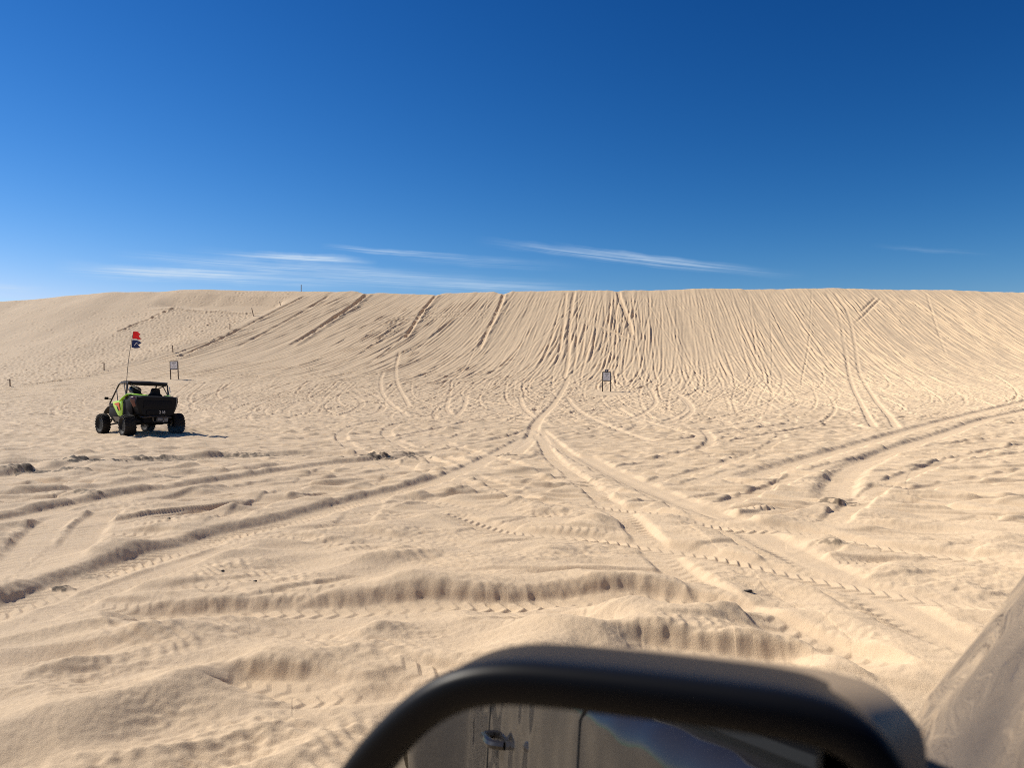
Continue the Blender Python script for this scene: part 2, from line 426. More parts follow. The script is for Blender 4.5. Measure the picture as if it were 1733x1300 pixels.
# soft crested heaps thrown up between the tracks
for i in range(150):
    y = 4.2 + 22 * rng.random() ** 1.3; x = rng.uniform(-.72, .72) * y
    c0, c1_ = col_range(math.atan2(x - 1.6, y), math.atan2(x + 1.6, y)); r0, r1 = row_range(max(y - 1.6, 1.5), y + 1.6)
    sl = (slice(r0, r1), slice(c0, c1_)); dx = GX[sl] - x; dy = GY[sl] - y
    an = (.35 if x < 0 else -.45) + rng.normal(0, .35); c, s_ = math.cos(an), math.sin(an); L_ = rng.uniform(.22, .6); wd_ = rng.uniform(.10, .22)
    u = (dx * c + dy * s_) / L_; v = (-dx * s_ + dy * c) / wd_ + .25 * pn(dx / .5, dy / .5 + i, 95)
    v = np.where(v < 0, v * 1.25, v * .6)                              # steep towards the camera, gentle behind
    H[sl] += (rng.uniform(.03, .075) * np.exp(-np.abs(u) ** 2.2) * np.exp(-np.abs(v) ** 1.5)).astype(np.float32)
# ---- the tracks one can tell apart on the flat
def rut(px, **kw):
    o = dict(w=.14, depth=.07, reach=.75, step=.15, prof=prof_rut, berm=.5, keep=.15, rough=.25, wall=.10, fade=.8)
    o.update(kw); o['crumb'] = .06 * o['depth']; o['depth'] *= .33; o['wall'] *= 1.45; o['rough'] = min(o['rough'], .3); o['lug'] = o.get('lug', 0) * .5; o['scal'] = o.get('scal', 0) * .10; stroke(mk(px), **o)
# far pair curving out to the right
rut([(1262, 812), (1300, 799), (1350, 784), (1420, 764), (1500, 741), (1600, 713), (1680, 693), (1760, 672)], w=.18, depth=.125, berm=.7, bias=.3, reach=1.0, lug=.05, lp=.3, wall=.16)
rut([(1416, 850), (1420, 822), (1440, 797), (1475, 779), (1530, 757), (1600, 735), (1680, 708), (1780, 684)], w=.18, depth=.125, berm=.7, bias=.3, reach=1.0, lug=.05, lp=.3, wall=.16)
rut([(1430, 716), (1450, 722), (1480, 726), (1520, 724)], w=.14, depth=.08)
# the deep central line from the dune down to the crossing
rut([(962, 640), (948, 668), (926, 696), (908, 716), (902, 735), (888, 755), (862, 776)], w=.13, depth=.11, berm=.6, bias=-.2, wall=.10, reach=1.0, step=.4)
rut([(915, 728), (950, 760), (1000, 790), (1070, 822), (1150, 860), (1210, 890), (1290, 935), (1400, 995), (1520, 1060), (1700, 1150), (1800, 1200)], w=.12, depth=.09, berm=.45, bias=.3, lug=.06, lp=.12, wall=.08, reach=.9, rough=.3)
rut([(912, 735), (935, 775), (990, 820), (1060, 880), (1130, 955), (1220, 1020), (1330, 1075), (1450, 1125), (1600, 1200)], w=.12, depth=.07, berm=.5, bias=.3, lug=.035, lp=.14, wall=.08, reach=.9, rough=.3)
rut([(985, 770), (1040, 800), (1120, 835), (1230, 880), (1330, 930), (1460, 1000), (1600, 1075), (1760, 1160)], w=.13, depth=.06, berm=.9, bias=-.4, wall=.12)
# left, rows running up to the crossing
rut([(-300, 830), (-60, 812), (60, 802), (150, 792), (230, 783), (330, 777), (430, 773), (520, 770), (640, 772)], w=.18, depth=.10, berm=1.1, bias=.7, rough=.9, wall=.16)
rut([(-300, 862), (-60, 845), (80, 836), (200, 822), (300, 806), (420, 797), (520, 786), (600, 783), (700, 778)], w=.16, depth=.09, berm=.9, bias=.6, rough=.8, wall=.16)
rut([(-300, 920), (-80, 892), (20, 880), (100, 862), (180, 846), (240, 834), (330, 822), (420, 808), (480, 798), (560, 786), (650, 778), (760, 764)], w=.15, depth=.11, berm=.9, bias=.55, flat=.6, rough=.15, lug=.05, lp=.13, scal=.3, wall=.13)
rut([(330, 836), (440, 826), (560, 812), (640, 800), (700, 790)], w=.15, depth=.05, lug=.025, lp=.13, berm=.4)
rut([(-60, 1010), (10, 968), (45, 935), (75, 900), (110, 876), (150, 868)], w=.14, depth=.05, berm=.8, lug=.03, lp=.16, wall=.1)
rut([(40, 1010), (80, 975), (110, 945), (135, 918), (160, 885), (200, 858)], w=.15, depth=.05, berm=.6, lug=.03, lp=.16, wall=.1)
# tread bands on the right
rut([(720, 868), (790, 884), (860, 902), (930, 910), (1010, 916), (1080, 926), (1160, 938), (1250, 956), (1340, 975), (1420, 990), (1520, 1010), (1640, 1030), (1780, 1052)], w=.14, depth=.06, berm=.6, bias=.5, lug=.06, lp=.125, chev=.9, wall=.10)
rut([(930, 850), (1010, 858), (1080, 868), (1160, 884), (1230, 896), (1320, 900), (1400, 912), (1500, 930), (1620, 945), (1780, 965)], w=.14, depth=.06, berm=.6, bias=.5, lug=.06, lp=.13, chev=.9, wall=.10)
rut([(560, 900), (640, 912), (730, 918), (800, 930), (850, 945)], w=.12, depth=.03, lug=.025, lp=.13, berm=.3)
rut([(640, 842), (720, 850), (800, 862), (870, 872), (940, 868)], w=.13, depth=.04, lug=.03, lp=.13, berm=.4)
rut([(1180, 1000), (1250, 1018), (1330, 1024), (1400, 1016)], w=.12, depth=.05, lug=.03, lp=.12, bias=.6, berm=.8)
rut([(1560, 985), (1640, 1010), (1740, 1024)], w=.12, depth=.05, lug=.03, lp=.12, bias=.6, berm=.8)
rut([(690, 829), (770, 803), (830, 775), (890, 742)], w=.14, depth=.06, berm=.6, bias=.4, lug=.03, lp=.13)
# the two strong ones: long diagonal on the left and the bow across the middle
rut([(-420, 1150), (-120, 1072), (0, 1036), (60, 1016), (130, 987), (200, 962), (270, 942), (330, 925), (390, 905), (470, 888), (540, 868), (620, 846), (700, 826), (770, 803)],
    w=.15, depth=.108, berm=.95, bias=.75, rough=.10, flat=.7, lug=.07, lp=.115, chev=1.0, scal=.35, wall=.12, reach=.9)
rut([(-60, 1072), (60, 1050), (160, 1010), (260, 975), (340, 948), (430, 920)], w=.10, depth=.03, lug=.03, lp=.11, berm=.4, bias=-.5)
rut([(170, 1052), (240, 1047), (330, 1043), (420, 1038), (520, 1034), (620, 1030), (720, 1023), (820, 1025), (900, 1024), (980, 1018), (1060, 1014), (1140, 1020), (1200, 1028), (1280, 1045)],
    w=.13, depth=.125, berm=.6, bias=.9, rough=.12, flat=.6, lug=.05, lp=.13, chev=.6, scal=.55, wall=.10, reach=.7, fade=.35)
rut([(300, 1078), (420, 1072), (520, 1080), (610, 1092), (680, 1098)], w=.10, depth=.025, lug=.02, lp=.11, berm=.3)
rut([(330, 1152), (400, 1158), (470, 1163), (540, 1172), (620, 1188)], w=.11, depth=.12, berm=.5, bias=.8, lug=.03, lp=.12, scal=.5, wall=.10, fade=.3)
rut([(420, 1196), (500, 1190), (580, 1182), (660, 1172), (740, 1160)], w=.10, depth=.035, berm=.5, lug=.04, lp=.10, fade=.3)
rut([(560, 1215), (620, 1200), (690, 1185), (760, 1180)], w=.10, depth=.06, berm=.6, bias=.8, wall=.12, fade=.3)
rut([(1010, 1112), (1090, 1112), (1170, 1118), (1250, 1124), (1330, 1128), (1420, 1140)], w=.10, depth=.12, berm=.6, bias=.8, lug=.035, lp=.11, scal=.5, wall=.10, fade=.35)
rut([(1520, 1105), (1570, 1130), (1620, 1160), (1680, 1200)], w=.12, depth=.05, berm=1.0, lug=.05, lp=.11, wall=.09)
rut([(540, 1290), (600, 1262), (680, 1240), (760, 1210)], w=.09, depth=.03, berm=.8, lug=.03, lp=.10, gap=.2)

# hand-placed mounds
def mound(px, py, rx, ry, h, ang=0.0):
    X, Y = unproj(px, py)
    r = max(rx, ry) * 2.4
    c0, c1_ = col_range(math.atan2(X - r, Y), math.atan2(X + r, Y)); r0, r1 = row_range(max(Y - r, .5), Y + r)
    sl = (slice(r0, r1), slice(c0, c1_)); dx = GX[sl] - X; dy = GY[sl] - Y
    c, s = math.cos(ang), math.sin(ang); u = (dx * c + dy * s) / rx; v = (-dx * s + dy * c) / ry
    d = np.sqrt(u * u + v * v)
    H[sl] += (h * np.where(d < 2.4, np.exp(-d ** 1.5), 0)).astype(np.float32)
for m in [(196, 938, .35, .22, .10, .4), (400, 868, .3, .25, .09, .5), (345, 890, .35, .2, .08, .4), (640, 1085, .2, .15, .08, .6), (700, 1000, .35, .18, .10, 0),
          (1230, 1060, .35, .16, .13, .3), (1060, 1000, .5, .18, .08, 0), (930, 940, .3, .25, .07, .6), (1010, 890, .35, .25, .10, .5), (1310, 890, .4, .25, .08, 0),
          (1410, 930, .2, .2, .09, .2), (1230, 858, .4, .25, .08, 0), (1130, 880, .3, .3, .08, .6), (750, 880, .3, .15, .07, -.7), (150, 792, .9, .5, .16, .1), (390, 950, .3, .15, .07, .5),
          (1000, 1095, .7, .25, .10, 0), (70, 1250, .5, .3, .10, .3), (240, 1080, .3, .2, .06, 0), (660, 1210, .25, .12, .07, .3), (870, 800, .6, .3, .10, .2), (680, 700, .6, .5, .1, 0)]:
    mound(*m)
# the signs stand on small swept aprons
for px, py in [(1027, 664), (295, 643)]:
    X, Y = unproj(px, py)
    dx, dy = GX[rows_d] - X, GY[rows_d] - Y
    f = np.exp(-((dx / 2.0) ** 2 + ((dy + .6) / 2.4) ** 2) ** 1.5)
    H[rows_d] *= (1 - f).astype(np.float32)
# damp, dark sand turned up in crumbs along the berms
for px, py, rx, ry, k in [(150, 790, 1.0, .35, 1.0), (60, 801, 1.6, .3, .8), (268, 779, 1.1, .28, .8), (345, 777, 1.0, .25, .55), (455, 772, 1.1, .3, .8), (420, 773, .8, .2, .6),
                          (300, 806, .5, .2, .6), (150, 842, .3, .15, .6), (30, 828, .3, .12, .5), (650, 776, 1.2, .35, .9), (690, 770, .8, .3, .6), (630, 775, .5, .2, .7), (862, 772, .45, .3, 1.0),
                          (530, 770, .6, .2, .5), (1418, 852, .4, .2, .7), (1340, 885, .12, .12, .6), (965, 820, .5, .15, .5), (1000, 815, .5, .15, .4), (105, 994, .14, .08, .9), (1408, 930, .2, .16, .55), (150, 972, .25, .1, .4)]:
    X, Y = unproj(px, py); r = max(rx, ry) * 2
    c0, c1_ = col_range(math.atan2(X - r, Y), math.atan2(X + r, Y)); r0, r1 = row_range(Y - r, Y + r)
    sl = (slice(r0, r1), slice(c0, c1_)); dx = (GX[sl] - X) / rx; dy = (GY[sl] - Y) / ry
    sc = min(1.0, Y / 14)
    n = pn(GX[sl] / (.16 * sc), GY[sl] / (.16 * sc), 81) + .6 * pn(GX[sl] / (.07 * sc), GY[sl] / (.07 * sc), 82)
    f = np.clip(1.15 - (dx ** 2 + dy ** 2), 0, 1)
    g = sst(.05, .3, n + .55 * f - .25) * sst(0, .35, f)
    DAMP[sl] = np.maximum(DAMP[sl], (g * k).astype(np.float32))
    H[sl] += (f * (.05 * rx ** .5 * np.clip(n, -.3, .6) + .035 * f)).astype(np.float32) * k
# sand under the camera car stays gentle, and slopes steeper than sand can hold slump
H[:] = np.clip(H, -.6, .6)
GZ = BZ + H
print('tracks', round(time.time() - T0, 1))

def ground(X, Y):
    """height of the finished sand"""
    a = math.atan2(X, Y); i = int(np.clip(np.searchsorted(A, a), 1, NC - 1)); r_ = math.hypot(X, Y) / KA[i]
    j = int(np.clip(np.searchsorted(DEP, r_), 1, NR - 1))
    return float(GZ[j - 1:j + 1, i - 1:i + 1].mean())

# ---- one mesh
nv = NR * NC + 1
co = np.empty((nv, 3), np.float32)
co[:-1, 0] = GX.ravel(); co[:-1, 1] = GY.ravel(); co[:-1, 2] = GZ.ravel(); co[-1] = (0, 0, float(GZ[0].mean()))
j, i = np.meshgrid(np.arange(NR - 1), np.arange(NC), indexing='ij')
i2 = (i + 1) % NC
quads = np.stack([j * NC + i, (j + 1) * NC + i, (j + 1) * NC + i2, j * NC + i2], -1).reshape(-1, 4)[:, ::-1]
ii = np.arange(NC); tris = np.stack([np.full(NC, nv - 1), (ii + 1) % NC, ii], 1)[:, [0, 2, 1]][:, ::-1]
me = bpy.data.meshes.new('sand_ground')
me.vertices.add(nv); me.vertices.foreach_set('co', co.ravel())
nq, ntv = len(quads), len(tris)
me.loops.add(nq * 4 + ntv * 3)
me.loops.foreach_set('vertex_index', np.concatenate([quads.ravel(), tris.ravel()]).astype(np.int32))
me.polygons.add(nq + ntv)
me.polygons.foreach_set('loop_start', np.concatenate([np.arange(nq) * 4, nq * 4 + np.arange(ntv) * 3]).astype(np.int32))
me.update(calc_edges=True)
me.shade_smooth()
at = me.attributes.new('damp', 'FLOAT', 'POINT'); at.data.foreach_set('value', np.concatenate([DAMP.ravel(), [0]]).astype(np.float32))
sand = bpy.data.objects.new('sand_ground', me); COL.objects.link(sand)
sand['kind'] = 'structure'

m, nt, b = new_mat('sand')
geo = nd(nt, 'ShaderNodeNewGeometry')
pos = geo.outputs['Position']
big = nd(nt, 'ShaderNodeTexNoise', i_Scale=0.35, i_Detail=4.0); nt.links.new(pos, big.inputs['Vector'])
med = nd(nt, 'ShaderNodeTexNoise', i_Scale=4.0, i_Detail=6.0, i_Roughness=.6); nt.links.new(pos, med.inputs['Vector'])
grain = nd(nt, 'ShaderNodeTexNoise', i_Scale=420.0, i_Detail=2.0, i_Roughness=.8); nt.links.new(pos, grain.inputs['Vector'])
c = mixc(nt, big.outputs[0], (.578, .440, .286), (.618, .467, .300))
f = mathn(nt, 'MULTIPLY_ADD', med.outputs[0], 1.6, -.45, clamp=True)
c = mixc(nt, f, c, (.54, .415, .28))
g2 = nd(nt, 'ShaderNodeTexNoise', i_Scale=170.0, i_Detail=3.0, i_Roughness=.75); nt.links.new(pos, g2.inputs['Vector'])
g = mathn(nt, 'MULTIPLY_ADD', mathn(nt, 'ADD', grain.outputs[0], g2.outputs[0]), .8, .2)
c = mixc(nt, 1.0, c, nt.nodes.new('ShaderNodeCombineColor').outputs[0], 'MULTIPLY')
cc = [n for n in nt.nodes if n.bl_idname == 'ShaderNodeCombineColor'][0]
for k in range(3): nt.links.new(g, cc.inputs[k])
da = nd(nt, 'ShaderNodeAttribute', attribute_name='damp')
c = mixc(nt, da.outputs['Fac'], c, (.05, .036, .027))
nt.links.new(c, b.inputs['Base Color'])
b.inputs['Roughness'].default_value = .85
b.inputs['Diffuse Roughness'].default_value = .5
b.inputs['Specular IOR Level'].default_value = .25
bn = nd(nt, 'ShaderNodeTexNoise', i_Scale=60.0, i_Detail=6.0, i_Roughness=.75); nt.links.new(pos, bn.inputs['Vector'])
bp1 = nd(nt, 'ShaderNodeBump', i_Strength=.30, i_Distance=.012); nt.links.new(bn.outputs[0], bp1.inputs['Height'])
bp2 = nd(nt, 'ShaderNodeBump', i_Strength=.8, i_Distance=.004); nt.links.new(g2.outputs[0], bp2.inputs['Height'])
nt.links.new(bp1.outputs[0], bp2.inputs['Normal']); nt.links.new(bp2.outputs[0], b.inputs['Normal'])
me.materials.append(m)
print('mesh', round(time.time() - T0, 1))
# ================================================================== MESH HELPERS
class MB:
    """collects shapes and links them as one mesh object"""
    def __init__(self): self.bm = bmesh.new()
    def box(self, c, s, rot=None, bev=0.0):
        r = bmesh.ops.create_cube(self.bm, size=1.0)
        vs = r['verts']
        bmesh.ops.scale(self.bm, vec=s, verts=vs)
        if bev > 0:
            es = list({e for v in vs for e in v.link_edges})
            rb = bmesh.ops.bevel(self.bm, geom=es, offset=bev, segments=2, affect='EDGES', profile=.5)
            vs = list({v for f in rb['faces'] for v in f.verts} | {v for v in vs if v.is_valid})
        if rot is not None: bmesh.ops.rotate(self.bm, cent=(0, 0, 0), matrix=rot, verts=vs)
        bmesh.ops.translate(self.bm, vec=c, verts=vs); return self
    def tube(self, pts, r, n=8, closed=False, r1=None):
        P = [Vector(p) for p in pts]; m = len(P); rings = []; prev = None
        for i, p in enumerate(P):
            if closed: t = (P[(i + 1) % m] - P[i - 1]).normalized()
            else: t = (P[min(i + 1, m - 1)] - P[max(i - 1, 0)]).normalized()
            if prev is None:
                a = t.orthogonal().normalized()
            else:
                a = (prev - t * prev.dot(t)); a = a.normalized() if a.length > 1e-6 else t.orthogonal().normalized()
            prev = a; b = t.cross(a)
            rr = r if r1 is None else r + (r1 - r) * i / (m - 1)
            rings.append([self.bm.verts.new(p + (a * math.cos(2 * PI * k / n) + b * math.sin(2 * PI * k / n)) * rr) for k in range(n)])
        for i in range(m if closed else m - 1):
            A_, B_ = rings[i], rings[(i + 1) % m]
            for k in range(n): self.bm.faces.new((A_[k], A_[(k + 1) % n], B_[(k + 1) % n], B_[k]))
        if not closed:
            self.bm.faces.new(rings[0][::-1]); self.bm.faces.new(rings[-1])
        return self
    def lathe(self, prof, c, axis='X', n=32):
        """prof: (along axis, radius)"""
        rings = []
        for h, r in prof:
            ring = []
            for k in range(n):
                a = 2 * PI * k / n; u, v = r * math.cos(a), r * math.sin(a)
                ring.append(self.bm.verts.new(Vector(c) + Vector((h, u, v) if axis == 'X' else (u, h, v) if axis == 'Y' else (u, v, h))))
            rings.append(ring)
        for A_, B_ in zip(rings, rings[1:]):
            for k in range(n): self.bm.faces.new((A_[k], A_[(k + 1) % n], B_[(k + 1) % n], B_[k]))
        if prof[0][1] > 1e-4: self.bm.faces.new(rings[0][::-1])
        if prof[-1][1] > 1e-4: self.bm.faces.new(rings[-1])
        return self
    def prism(self, poly, vec, bev=0.0):
        """flat polygon pushed along vec"""
        vs = [self.bm.verts.new(p) for p in poly]; f = self.bm.faces.new(vs)
        r = bmesh.ops.extrude_face_region(self.bm, geom=[f])
        nv_ = [g for g in r['geom'] if isinstance(g, bmesh.types.BMVert)]
        bmesh.ops.translate(self.bm, vec=vec, verts=nv_)
        if bev > 0:
            fs = {ff for v in vs + nv_ for ff in v.link_faces}
            bmesh.ops.bevel(self.bm, geom=list({e for ff in fs for e in ff.edges}), offset=bev, segments=2, affect='EDGES', profile=.5)
        return self
    def loft(self, rings, close=True, caps=True):
        R_ = [[self.bm.verts.new(p) for p in r] for r in rings]; n = len(R_[0])
        for A_, B_ in zip(R_, R_[1:]):
            for k in range(n if close else n - 1): self.bm.faces.new((A_[k], A_[(k + 1) % n], B_[(k + 1) % n], B_[k]))
        if caps and close: self.bm.faces.new(R_[0][::-1]); self.bm.faces.new(R_[-1])
        return self
    def build(self, name, m, parent=None, smooth=40):
        me = bpy.data.meshes.new(name)
        bmesh.ops.remove_doubles(self.bm, verts=self.bm.verts, dist=1e-5)
        bmesh.ops.recalc_face_normals(self.bm, faces=self.bm.faces)
        self.bm.to_mesh(me); self.bm.free()
        o = bpy.data.objects.new(name, me); COL.objects.link(o)
        if m: me.materials.append(m)
        if smooth:
            me.shade_smooth(); me.set_sharp_from_angle(angle=math.radians(smooth))
        if parent: o.parent = parent
        return o

def tag(o, label, cat, group=None, kind=None):
    o['label'] = label; o['category'] = cat
    if group: o['group'] = group
    if kind: o['kind'] = kind
    return o
def empty(name, loc, rz=0.0):
    o = bpy.data.objects.new(name, None); COL.objects.link(o); o.location = loc; o.rotation_euler = (0, 0, rz); o.empty_display_size = .2
    return o
def arc_pts(pts, rad=.06, seg=4):
    """polyline with rounded corners"""
    P = [Vector(p) for p in pts]; out = [P[0]]
    for i in range(1, len(P) - 1):
        a = (P[i - 1] - P[i]); b = (P[i + 1] - P[i]); r = min(rad, a.length * .45, b.length * .45)
        p0 = P[i] + a.normalized() * r; p1 = P[i] + b.normalized() * r
        for k in range(seg + 1):
            t = k / seg; out.append(p0 * (1 - t) ** 2 + P[i] * 2 * t * (1 - t) + p1 * t ** 2)
    out.append(P[-1]); return out
def font_mesh(txt, size, extr=0.004):
    cu = bpy.data.curves.new('txt', 'FONT'); cu.body = txt; cu.size = size; cu.extrude = extr; cu.align_x = 'CENTER'; cu.align_y = 'CENTER'; cu.resolution_u = 2
    t = bpy.data.objects.new('txt', cu); COL.objects.link(t)
    dg = bpy.context.evaluated_depsgraph_get(); me = bpy.data.meshes.new_from_object(t.evaluated_get(dg))
    bpy.data.objects.remove(t); return me

# ================================================================== THE BUGGY
M = {}
M['plastic'] = simple_mat('black_plastic', (.0028, .0034, .006), rough=.55, dust=.2, nscale=5, spec=.15, dustcol=(.009, .009, .010))
M['plastic2'] = simple_mat('charcoal_plastic', (.0035, .0042, .007), rough=.65, dust=.25, nscale=4, spec=.15, dustcol=(.012, .011, .011))
M['tyre'] = simple_mat('tyre_rubber', (.005, .005, .006), rough=.7, dust=.3, nscale=9, spec=.3, dustcol=(.028, .024, .02))
M['tube'] = simple_mat('black_tube_steel', (.010, .010, .011), rough=.32, dust=.2, nscale=8)
M['green'] = simple_mat('lime_green_paint', (.36, .72, .045), rough=.3, coat=.6, dust=.18, nscale=4, var=.06)
M['rim'] = simple_mat('grey_rim', (.10, .105, .11), rough=.35, metal=.8, dust=.4, nscale=7)
M['grey'] = simple_mat('grey_plastic', (.13, .14, .15), rough=.5, dust=.3, nscale=6)
M['seat'] = simple_mat('seat_vinyl', (.004, .005, .008), rough=.6, spec=.25, dust=.15, nscale=5, dustcol=(.03, .03, .03))
M['lens'] = simple_mat('dark_red_lens', (.075, .006, .008), rough=.25, coat=.4, nscale=8)
M['orange'] = simple_mat('orange_red_decal', (.55, .10, .03), rough=.4, nscale=10)
M['redflag'] = simple_mat('red_flag_cloth', (.68, .015, .02), rough=.85, nscale=14, var=.2)
M['blueflag'] = simple_mat('navy_flag_cloth', (.012, .028, .12), rough=.85, nscale=14, var=.2)
M['white'] = simple_mat('white_print', (.72, .73, .74), rough=.6, nscale=12, var=.08)
M['numgrey'] = simple_mat('pale_grey_print', (.42, .43, .45), rough=.6, nscale=12, var=.08)
M['steel'] = simple_mat('bare_steel', (.42, .43, .45), rough=.35, metal=.9, nscale=9)
M['whip'] = simple_mat('whip_fibreglass', (.055, .05, .045), rough=.5, nscale=9)
M['jersey'] = simple_mat('dark_green_jersey', (.018, .035, .026), rough=.85, nscale=9, var=.3)
M['skin'] = simple_mat('skin', (.42, .25, .17), rough=.55, nscale=10, var=.1)
M['helmet'] = simple_mat('helmet_shell', (.014, .022, .019), rough=.25, coat=.6, nscale=5)

UX, UY = -11.90, 25.46
UTV_YAW = math.radians(45.5)
utv = empty('off_road_buggy', (0, 0, 0))
tag(utv, 'black and lime green open off-road buggy with roll cage driving away across the sand', 'buggy')
B_ = Matrix.Rotation(math.radians(2.6), 4, 'Y')                      # the sprung body leans to the right
body_root = None
WB, TR, TF, RW = 2.42, 1.56, 1.50, .345
def lean_part(o):
    o.matrix_local = Matrix.Translation((0, 0, .45)) @ B_ @ Matrix.Translation((0, 0, -.45)) @ o.matrix_local
    return o
def P(mb, name, mat, lean=True, smooth=40, parent=None):
    o = mb.build(name, M[mat], parent or utv, smooth)
    if lean and parent is None: lean_part(o)
    return o

def wheel(x, y, w, side, steer=0.0):
    r = RW
    t = MB()
    prof = [(-w * .36, .20), (-w * .47, .235), (-w * .52, .27), (-w * .50, .305), (-w * .42, .325), (-w * .2, .332), (0, .334), (w * .2, .332), (w * .42, .325), (w * .50, .305), (w * .52, .27), (w * .47, .235), (w * .36, .20)]
    t.lathe(prof, (0, 0, 0), 'X', 40)
    nl = 20
    for k in range(nl):
        for s_, dx in ((-1, 0), (1, .5)):
            a = 2 * PI * (k + dx) / nl
            R_ = Matrix.Rotation(a, 3, 'X') @ Matrix.Rotation(s_ * .35, 3, 'Z')
            c = Matrix.Rotation(a, 3, 'X') @ Vector((s_ * w * .24, 0, r - .012))
            t.box(c, (w * .44, .042, .036), R_, .006)
            c2 = Matrix.Rotation(a, 3, 'X') @ Vector((s_ * w * .49, 0, r - .045))
            t.box(c2, (.03, .045, .06), Matrix.Rotation(a, 3, 'X'), .006)
    o = P(t, 'tyre', 'tyre', lean=False)
    rm = MB(); sx = side
    rm.lathe([(-w * .36, .20), (-w * .34, .215), (w * .34, .215), (w * .36, .20), (w * .34, .19), (-w * .34, .19)], (0, 0, 0), 'X', 32)
    rm.lathe([(sx * w * .10, .0), (sx * w * .22, .05), (sx * w * .24, .075), (sx * w * .16, .085), (sx * w * .10, .10)], (0, 0, 0), 'X', 20)
    for k in range(7):
        R_ = Matrix.Rotation(2 * PI * k / 7, 3, 'X')
        rm.box(R_ @ Vector((sx * w * .20, 0, .13)), (.03, .04, .15), R_, .008)
    rm.lathe([(0, .0), (0, .2)], (-sx * w * .05, 0, 0), 'X', 24)
    ri = rm.build('rim', M['rim'], o)
    o.location = (x, y, r - .02); o.rotation_euler = (random.uniform(0, 6), 0, steer)
    return o
for sx in (-1, 1):
    wheel(sx * TR / 2, 0, .34, sx); wheel(sx * TF / 2, WB, .25, sx, math.radians(6))

# suspension: trailing links, A arms, shocks, half shafts
for sx in (-1, 1):
    f = MB()
    f.tube([(sx * .22, .10, .36), (sx * (TR / 2 - .15), .0, .33)], .022)
    f.tube([(sx * .22, -.10, .50), (sx * (TR / 2 - .15), -.03, .42)], .018)
    f.tube([(sx * .40, .95, .42), (sx * .55, .5, .36), (sx * (TR / 2 - .14), .05, .34)], .035)
    f.box((sx * (TR / 2 - .15), 0, .35), (.06, .12, .2), None, .015)
    P(f, 'rear_suspension_arm', 'tube', lean=False)
    f = MB(); f.tube([(sx * .18, .03, .40), (sx * (TR / 2 - .14), 0, .345)], .026); P(f, 'axle_shaft', 'plastic2', lean=False)
    f = MB()
    f.tube([(sx * .20, WB + .22, .34), (sx * (TF / 2 - .13), WB, .27), (sx * .20, WB - .2, .34)], .02)
    f.tube([(sx * .24, WB + .18, .52), (sx * (TF / 2 - .13), WB, .43), (sx * .24, WB - .18, .52)], .017)
    P(f, 'front_suspension_arm', 'tube', lean=False)
    for (y, xo, z0, z1, yt) in ((.12, TR / 2 - .25, .40, .98, .22), (WB, TF / 2 - .25, .36, .92, WB - .1)):
        f = MB(); f.tube([(sx * xo, y, z0), (sx * (xo - .16), yt, z1)], .022)
        n = 44; a0 = Vector((sx * xo, y, z0)); a1 = Vector((sx * (xo - .16), yt, z1)); d = (a1 - a0); ax = d.normalized(); e = ax.orthogonal(); g_ = ax.cross(e)
        f.tube([a0 + d * (.15 + .75 * k / n) + (e * math.cos(k * .9) + g_ * math.sin(k * .9)) * .045 for k in range(n + 1)], .010, 6)
        P(f, 'shock_absorber', 'plastic2', lean=False)

# belly, tub and lower body
f = MB()
f.loft([[(sx * w_, y, z) for sx, z in ((-1, z0), (1, z0), (1, z1), (-1, z1))] for y, w_, z0, z1 in ((-.28, .36, .40, .55), (.3, .46, .32, .62), (.9, .56, .30, .60), (1.75, .55, .30, .58), (2.35, .36, .34, .60), (2.78, .22, .46, .62))])
P(f, 'chassis_tub', 'plastic2')
# rear box: tailgate slab leaning with tapered lower half
def ring(y, pts): return [(x, y, z) for x, z in pts]
def sym(pts): return pts + [(-x, z) for x, z in reversed(pts)]
rear = sym([(.34, .56), (.56, .66), (.66, .88), (.70, 1.08), (.66, 1.24), (.50, 1.27)])
f = MB(); f.loft([ring(-.42, sym([(.30, .60), (.47, .68), (.55, .88), (.60, 1.06), (.58, 1.2), (.46, 1.235)])), ring(-.36, sym([(.34, .57), (.53, .66), (.62, .88), (.67, 1.08), (.645, 1.235), (.49, 1.265)])),
                  ring(.0, rear), ring(.42, sym([(.38, .50), (.60, .60), (.69, .86), (.71, 1.08), (.67, 1.25), (.5, 1.27)])), ring(.62, sym([(.40, .48), (.60, .58), (.66, .84), (.66, 1.06), (.62, 1.22), (.5, 1.24)]))])
P(f, 'rear_body', 'plastic')
f = MB(); f.box((0, -.425, .99), (.9, .03, .26), Matrix.Rotation(math.radians(-4), 3, 'X'), .012); f.box((0, -.435, .72), (.70, .03, .16), Matrix.Rotation(math.radians(6), 3, 'X'), .012)
tg = P(f, 'tailgate', 'plastic2')
nm = font_mesh('218', .135, .004); nm.materials.append(M['numgrey'])
no = bpy.data.objects.new('number_plate', nm); COL.objects.link(no); no.parent = tg
no.matrix_local = Matrix.Translation((.13, -.458, .735)) @ Matrix.Rotation(math.radians(90 + 6), 4, 'X') @ Matrix.Rotation(math.radians(2), 4, 'Z')
for k in range(4):
    f = MB(); f.box((-.36 + .24 * k, -.452, 1.02), (.03, .02, .2), Matrix.Rotation(math.radians(-4), 3, 'X'), .006)
